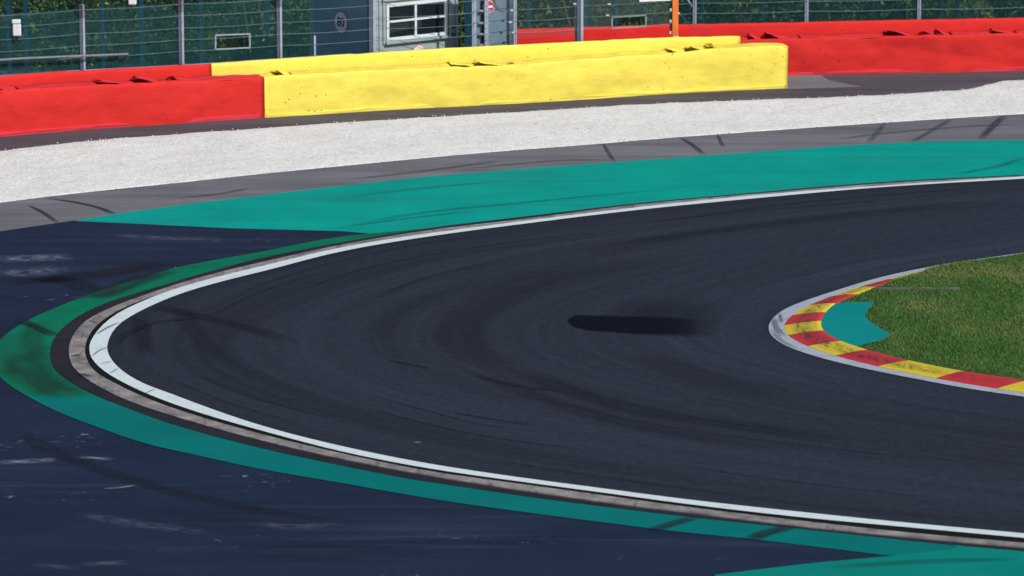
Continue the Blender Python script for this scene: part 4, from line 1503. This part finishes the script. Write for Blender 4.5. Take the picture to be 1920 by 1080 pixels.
# ------------------------------------------------------------------ bushes
def bush_mesh(seed, hgt, rad, nleaf, lsize):
    rs = np.random.default_rng(seed)
    ncl = 46
    th = rs.uniform(0, 2*np.pi, ncl); zz = rs.uniform(0.05, 1.0, ncl) ** 0.9
    rr = rad * np.sqrt(np.clip(1 - (zz * 0.92) ** 2.2, 0.05, 1)) * rs.uniform(0.45, 1.05, ncl)
    C = np.stack([rr * np.cos(th), rr * np.sin(th), zz * hgt], 1)
    cr = rs.uniform(0.18, 0.42, ncl) * rad
    tone = rs.random(ncl)
    idx = rs.integers(0, ncl, nleaf)
    d = rs.normal(size=(nleaf, 3)); d /= np.linalg.norm(d, axis=1)[:, None]
    P = C[idx] + d * (cr[idx] * rs.uniform(0.35, 1.0, nleaf) ** 0.5)[:, None]
    P[:, 2] = np.abs(P[:, 2]) + 0.02
    a = rs.normal(size=(nleaf, 3)); a /= np.linalg.norm(a, axis=1)[:, None]
    nrm = d * 0.6 + rs.normal(size=(nleaf, 3)) * 0.6 + np.array([0, 0, 0.3]); nrm /= np.linalg.norm(nrm, axis=1)[:, None]
    u = np.cross(nrm, a); u /= np.linalg.norm(u, axis=1)[:, None]
    v = np.cross(nrm, u)
    s = (lsize * rs.uniform(0.6, 1.4, nleaf))[:, None]
    Q = np.stack([P - u*s, P - v*s*0.5, P + u*s, P + v*s*0.5], 1).reshape(-1, 3)
    me = bpy.data.meshes.new("crown")
    me.from_pydata(Q.tolist(), [], [(4*i, 4*i+1, 4*i+2, 4*i+3) for i in range(nleaf)])
    for m in M['leaf']: me.materials.append(m)
    mi = np.where(tone[idx] < 0.45, 0, np.where(tone[idx] < 0.8, 1, 2))
    r = rs.random(nleaf)
    mi = np.where(r < 0.25, rs.integers(0, 3, nleaf), mi)
    mi = np.where(r > 0.972, 3, mi)
    me.polygons.foreach_set("material_index", mi.astype(np.int32))
    me.update()
    mb = MB()
    rsn = random.Random(seed)
    for k in range(6):
        a_ = rsn.uniform(0, 6.28); b_ = rsn.uniform(0.3, 0.8) * rad
        mb.tube([Vector((0.05*math.cos(a_), 0.05*math.sin(a_), -0.05)), Vector((b_*0.4*math.cos(a_), b_*0.4*math.sin(a_), hgt*0.4)), Vector((b_*math.cos(a_), b_*math.sin(a_), hgt*0.85))], 0.022, 5)
    st = bpy.data.meshes.new("stem")
    st.from_pydata([tuple(v) for v in mb.V], [], mb.F); st.materials.append(M['bark']); st.update()
    return me, st


kinds = [bush_mesh(1, 2.3, 1.25, 4200, 0.055), bush_mesh(2, 2.8, 1.4, 4800, 0.060), bush_mesh(3, 2.0, 1.15, 3800, 0.048)]
tall = [bush_mesh(4, 4.4, 1.9, 5200, 0.075), bush_mesh(5, 5.0, 2.1, 5200, 0.08)]
spots = []
rb = random.Random(12)
row1 = [-330, -190, -70, 20, 105, 190, 285, 370, 455, 540, 640, 760, 862, 905, 985, 1065, 1150, 1240, 1325, 1410, 1500, 1590, 1680, 1765, 1850, 1940, 2050]
names = {-330: "bush beyond the left edge", }
for k, px in enumerate(row1):
    b = at_px(rear_line, px, 0)
    spots.append((b.x + rb.uniform(-.15, .15), b.y + rb.uniform(1.5, 2.3), k % 3 if rb.random() < .7 else rb.randrange(3), False, px))
row2 = [-260, -60, 90, 240, 400, 560, 720, 860, 1010, 1170, 1330, 1500, 1660, 1820, 1990]
for k, px in enumerate(row2):
    b = at_px(rear_line, px, 0)
    spots.append((b.x + rb.uniform(-.3, .3), b.y + rb.uniform(4.2, 5.6), k % 2, True, px))
LM = [(-2000, "beyond the left end of the fence"), (-20, "behind the small white box at far left"), (60, "just right of the small white box"), (150, "behind the first pale fence post from the left"),
      (240, "between the first and second pale posts"), (330, "behind the second pale fence post"), (420, "behind the left camera opening in the fence"), (510, "behind the third pale fence post"),
      (590, "at the left side of the hut"), (700, "behind the shaded side of the hut"), (830, "behind the hut window"), (885, "in the gap right of the hut"), (945, "behind the blue grey steel screen"),
      (1030, "just right of the steel screen"), (1110, "behind the thick dark fence post"), (1200, "behind the right camera opening in the fence"), (1290, "behind the orange post"), (1370, "just right of the orange post"),
      (1455, "above the right end of the yellow barrier"), (1545, "over the near end of the far red barrier"), (1635, "over the middle of the far red barrier, left part"), (1725, "over the middle of the far red barrier, right part"),
      (1810, "right of the last pale post of the far fence"), (1900, "near the right edge of the far fence"), (5000, "beyond the right edge of the far fence")]
cnt = {}
for (x, y, k, big, px) in spots:
    me, st = (tall if big else kinds)[k]
    where = next(t for lim, t in LM if px <= lim) if px < -20 else min((l for l in LM[1:]), key=lambda l: abs(l[0] - px))[1]
    desc = ("tall bush in the back row " if big else ["rounded leafy bush ", "broad leafy bush ", "low leafy bush "][k]) + where
    if desc in cnt: desc = desc.replace("leafy", "green leafy", 1)+ ", farther right"
    cnt[desc] = 1
    R = root("tall_bush" if big else "leafy_bush", desc, "bush", (x, y, 0.0 if y < 116 else (y - 116) * 0.4), "bushes behind the fences")
    R.rotation_euler = (0, 0, rb.uniform(0, 6.28))
    s = rb.uniform(0.85, 1.15)
    R.scale = (s, s, s * rb.uniform(0.9, 1.1))
    c_ = bpy.data.objects.new("crown", me); COL.objects.link(c_); c_.parent = R
    s_ = bpy.data.objects.new("stem", st); COL.objects.link(s_); s_.parent = R
# thin pale saplings among the bushes
for px, lean, lab in ((452, .25, "thin pale sapling stem right of the left camera opening"), (480, .32, "thin leaning pale sapling by the third pale fence post"), (861, .03, "thin brown sapling in the gap right of the hut"), (1700, .06, "thin pale sapling behind the far fence at right"), (1050, .5, "thin pale branch leaning left of the thick dark post")):
    b = at_px(rear_line, px, 1.5)
    R = root("sapling", lab, "sapling", (b.x, b.y + 0.35, 0))
    x, y = b.x, b.y + 0.35
    MB().tube([Vector((x + lean, y, 0)), Vector((x + lean*.5, y + .02, 0.9)), Vector((x + 0.03, y, 1.7)), Vector((x - lean*.5, y, 2.6))], 0.018, 6).build("stem", M['palestem'], R)
    rs = np.random.default_rng(int(px))
    mb = MB()
    for _ in range(60):
        z = rs.uniform(0.7, 2.6); c = Vector((x + lean * (1 - z / 1.75) + rs.normal(0, .13), y + rs.normal(0, .13), z))
        a_ = Vector(rs.normal(size=3)).normalized() * 0.045; b2 = a_.cross(Vector(rs.normal(size=3))).normalized() * 0.022
        mb.add([c - a_, c - b2, c + a_, c + b2], [(0, 1, 2, 3)])
    mb.build("foliage", M['leaf'][2] if px != 480 else M['leaf'][3], R)
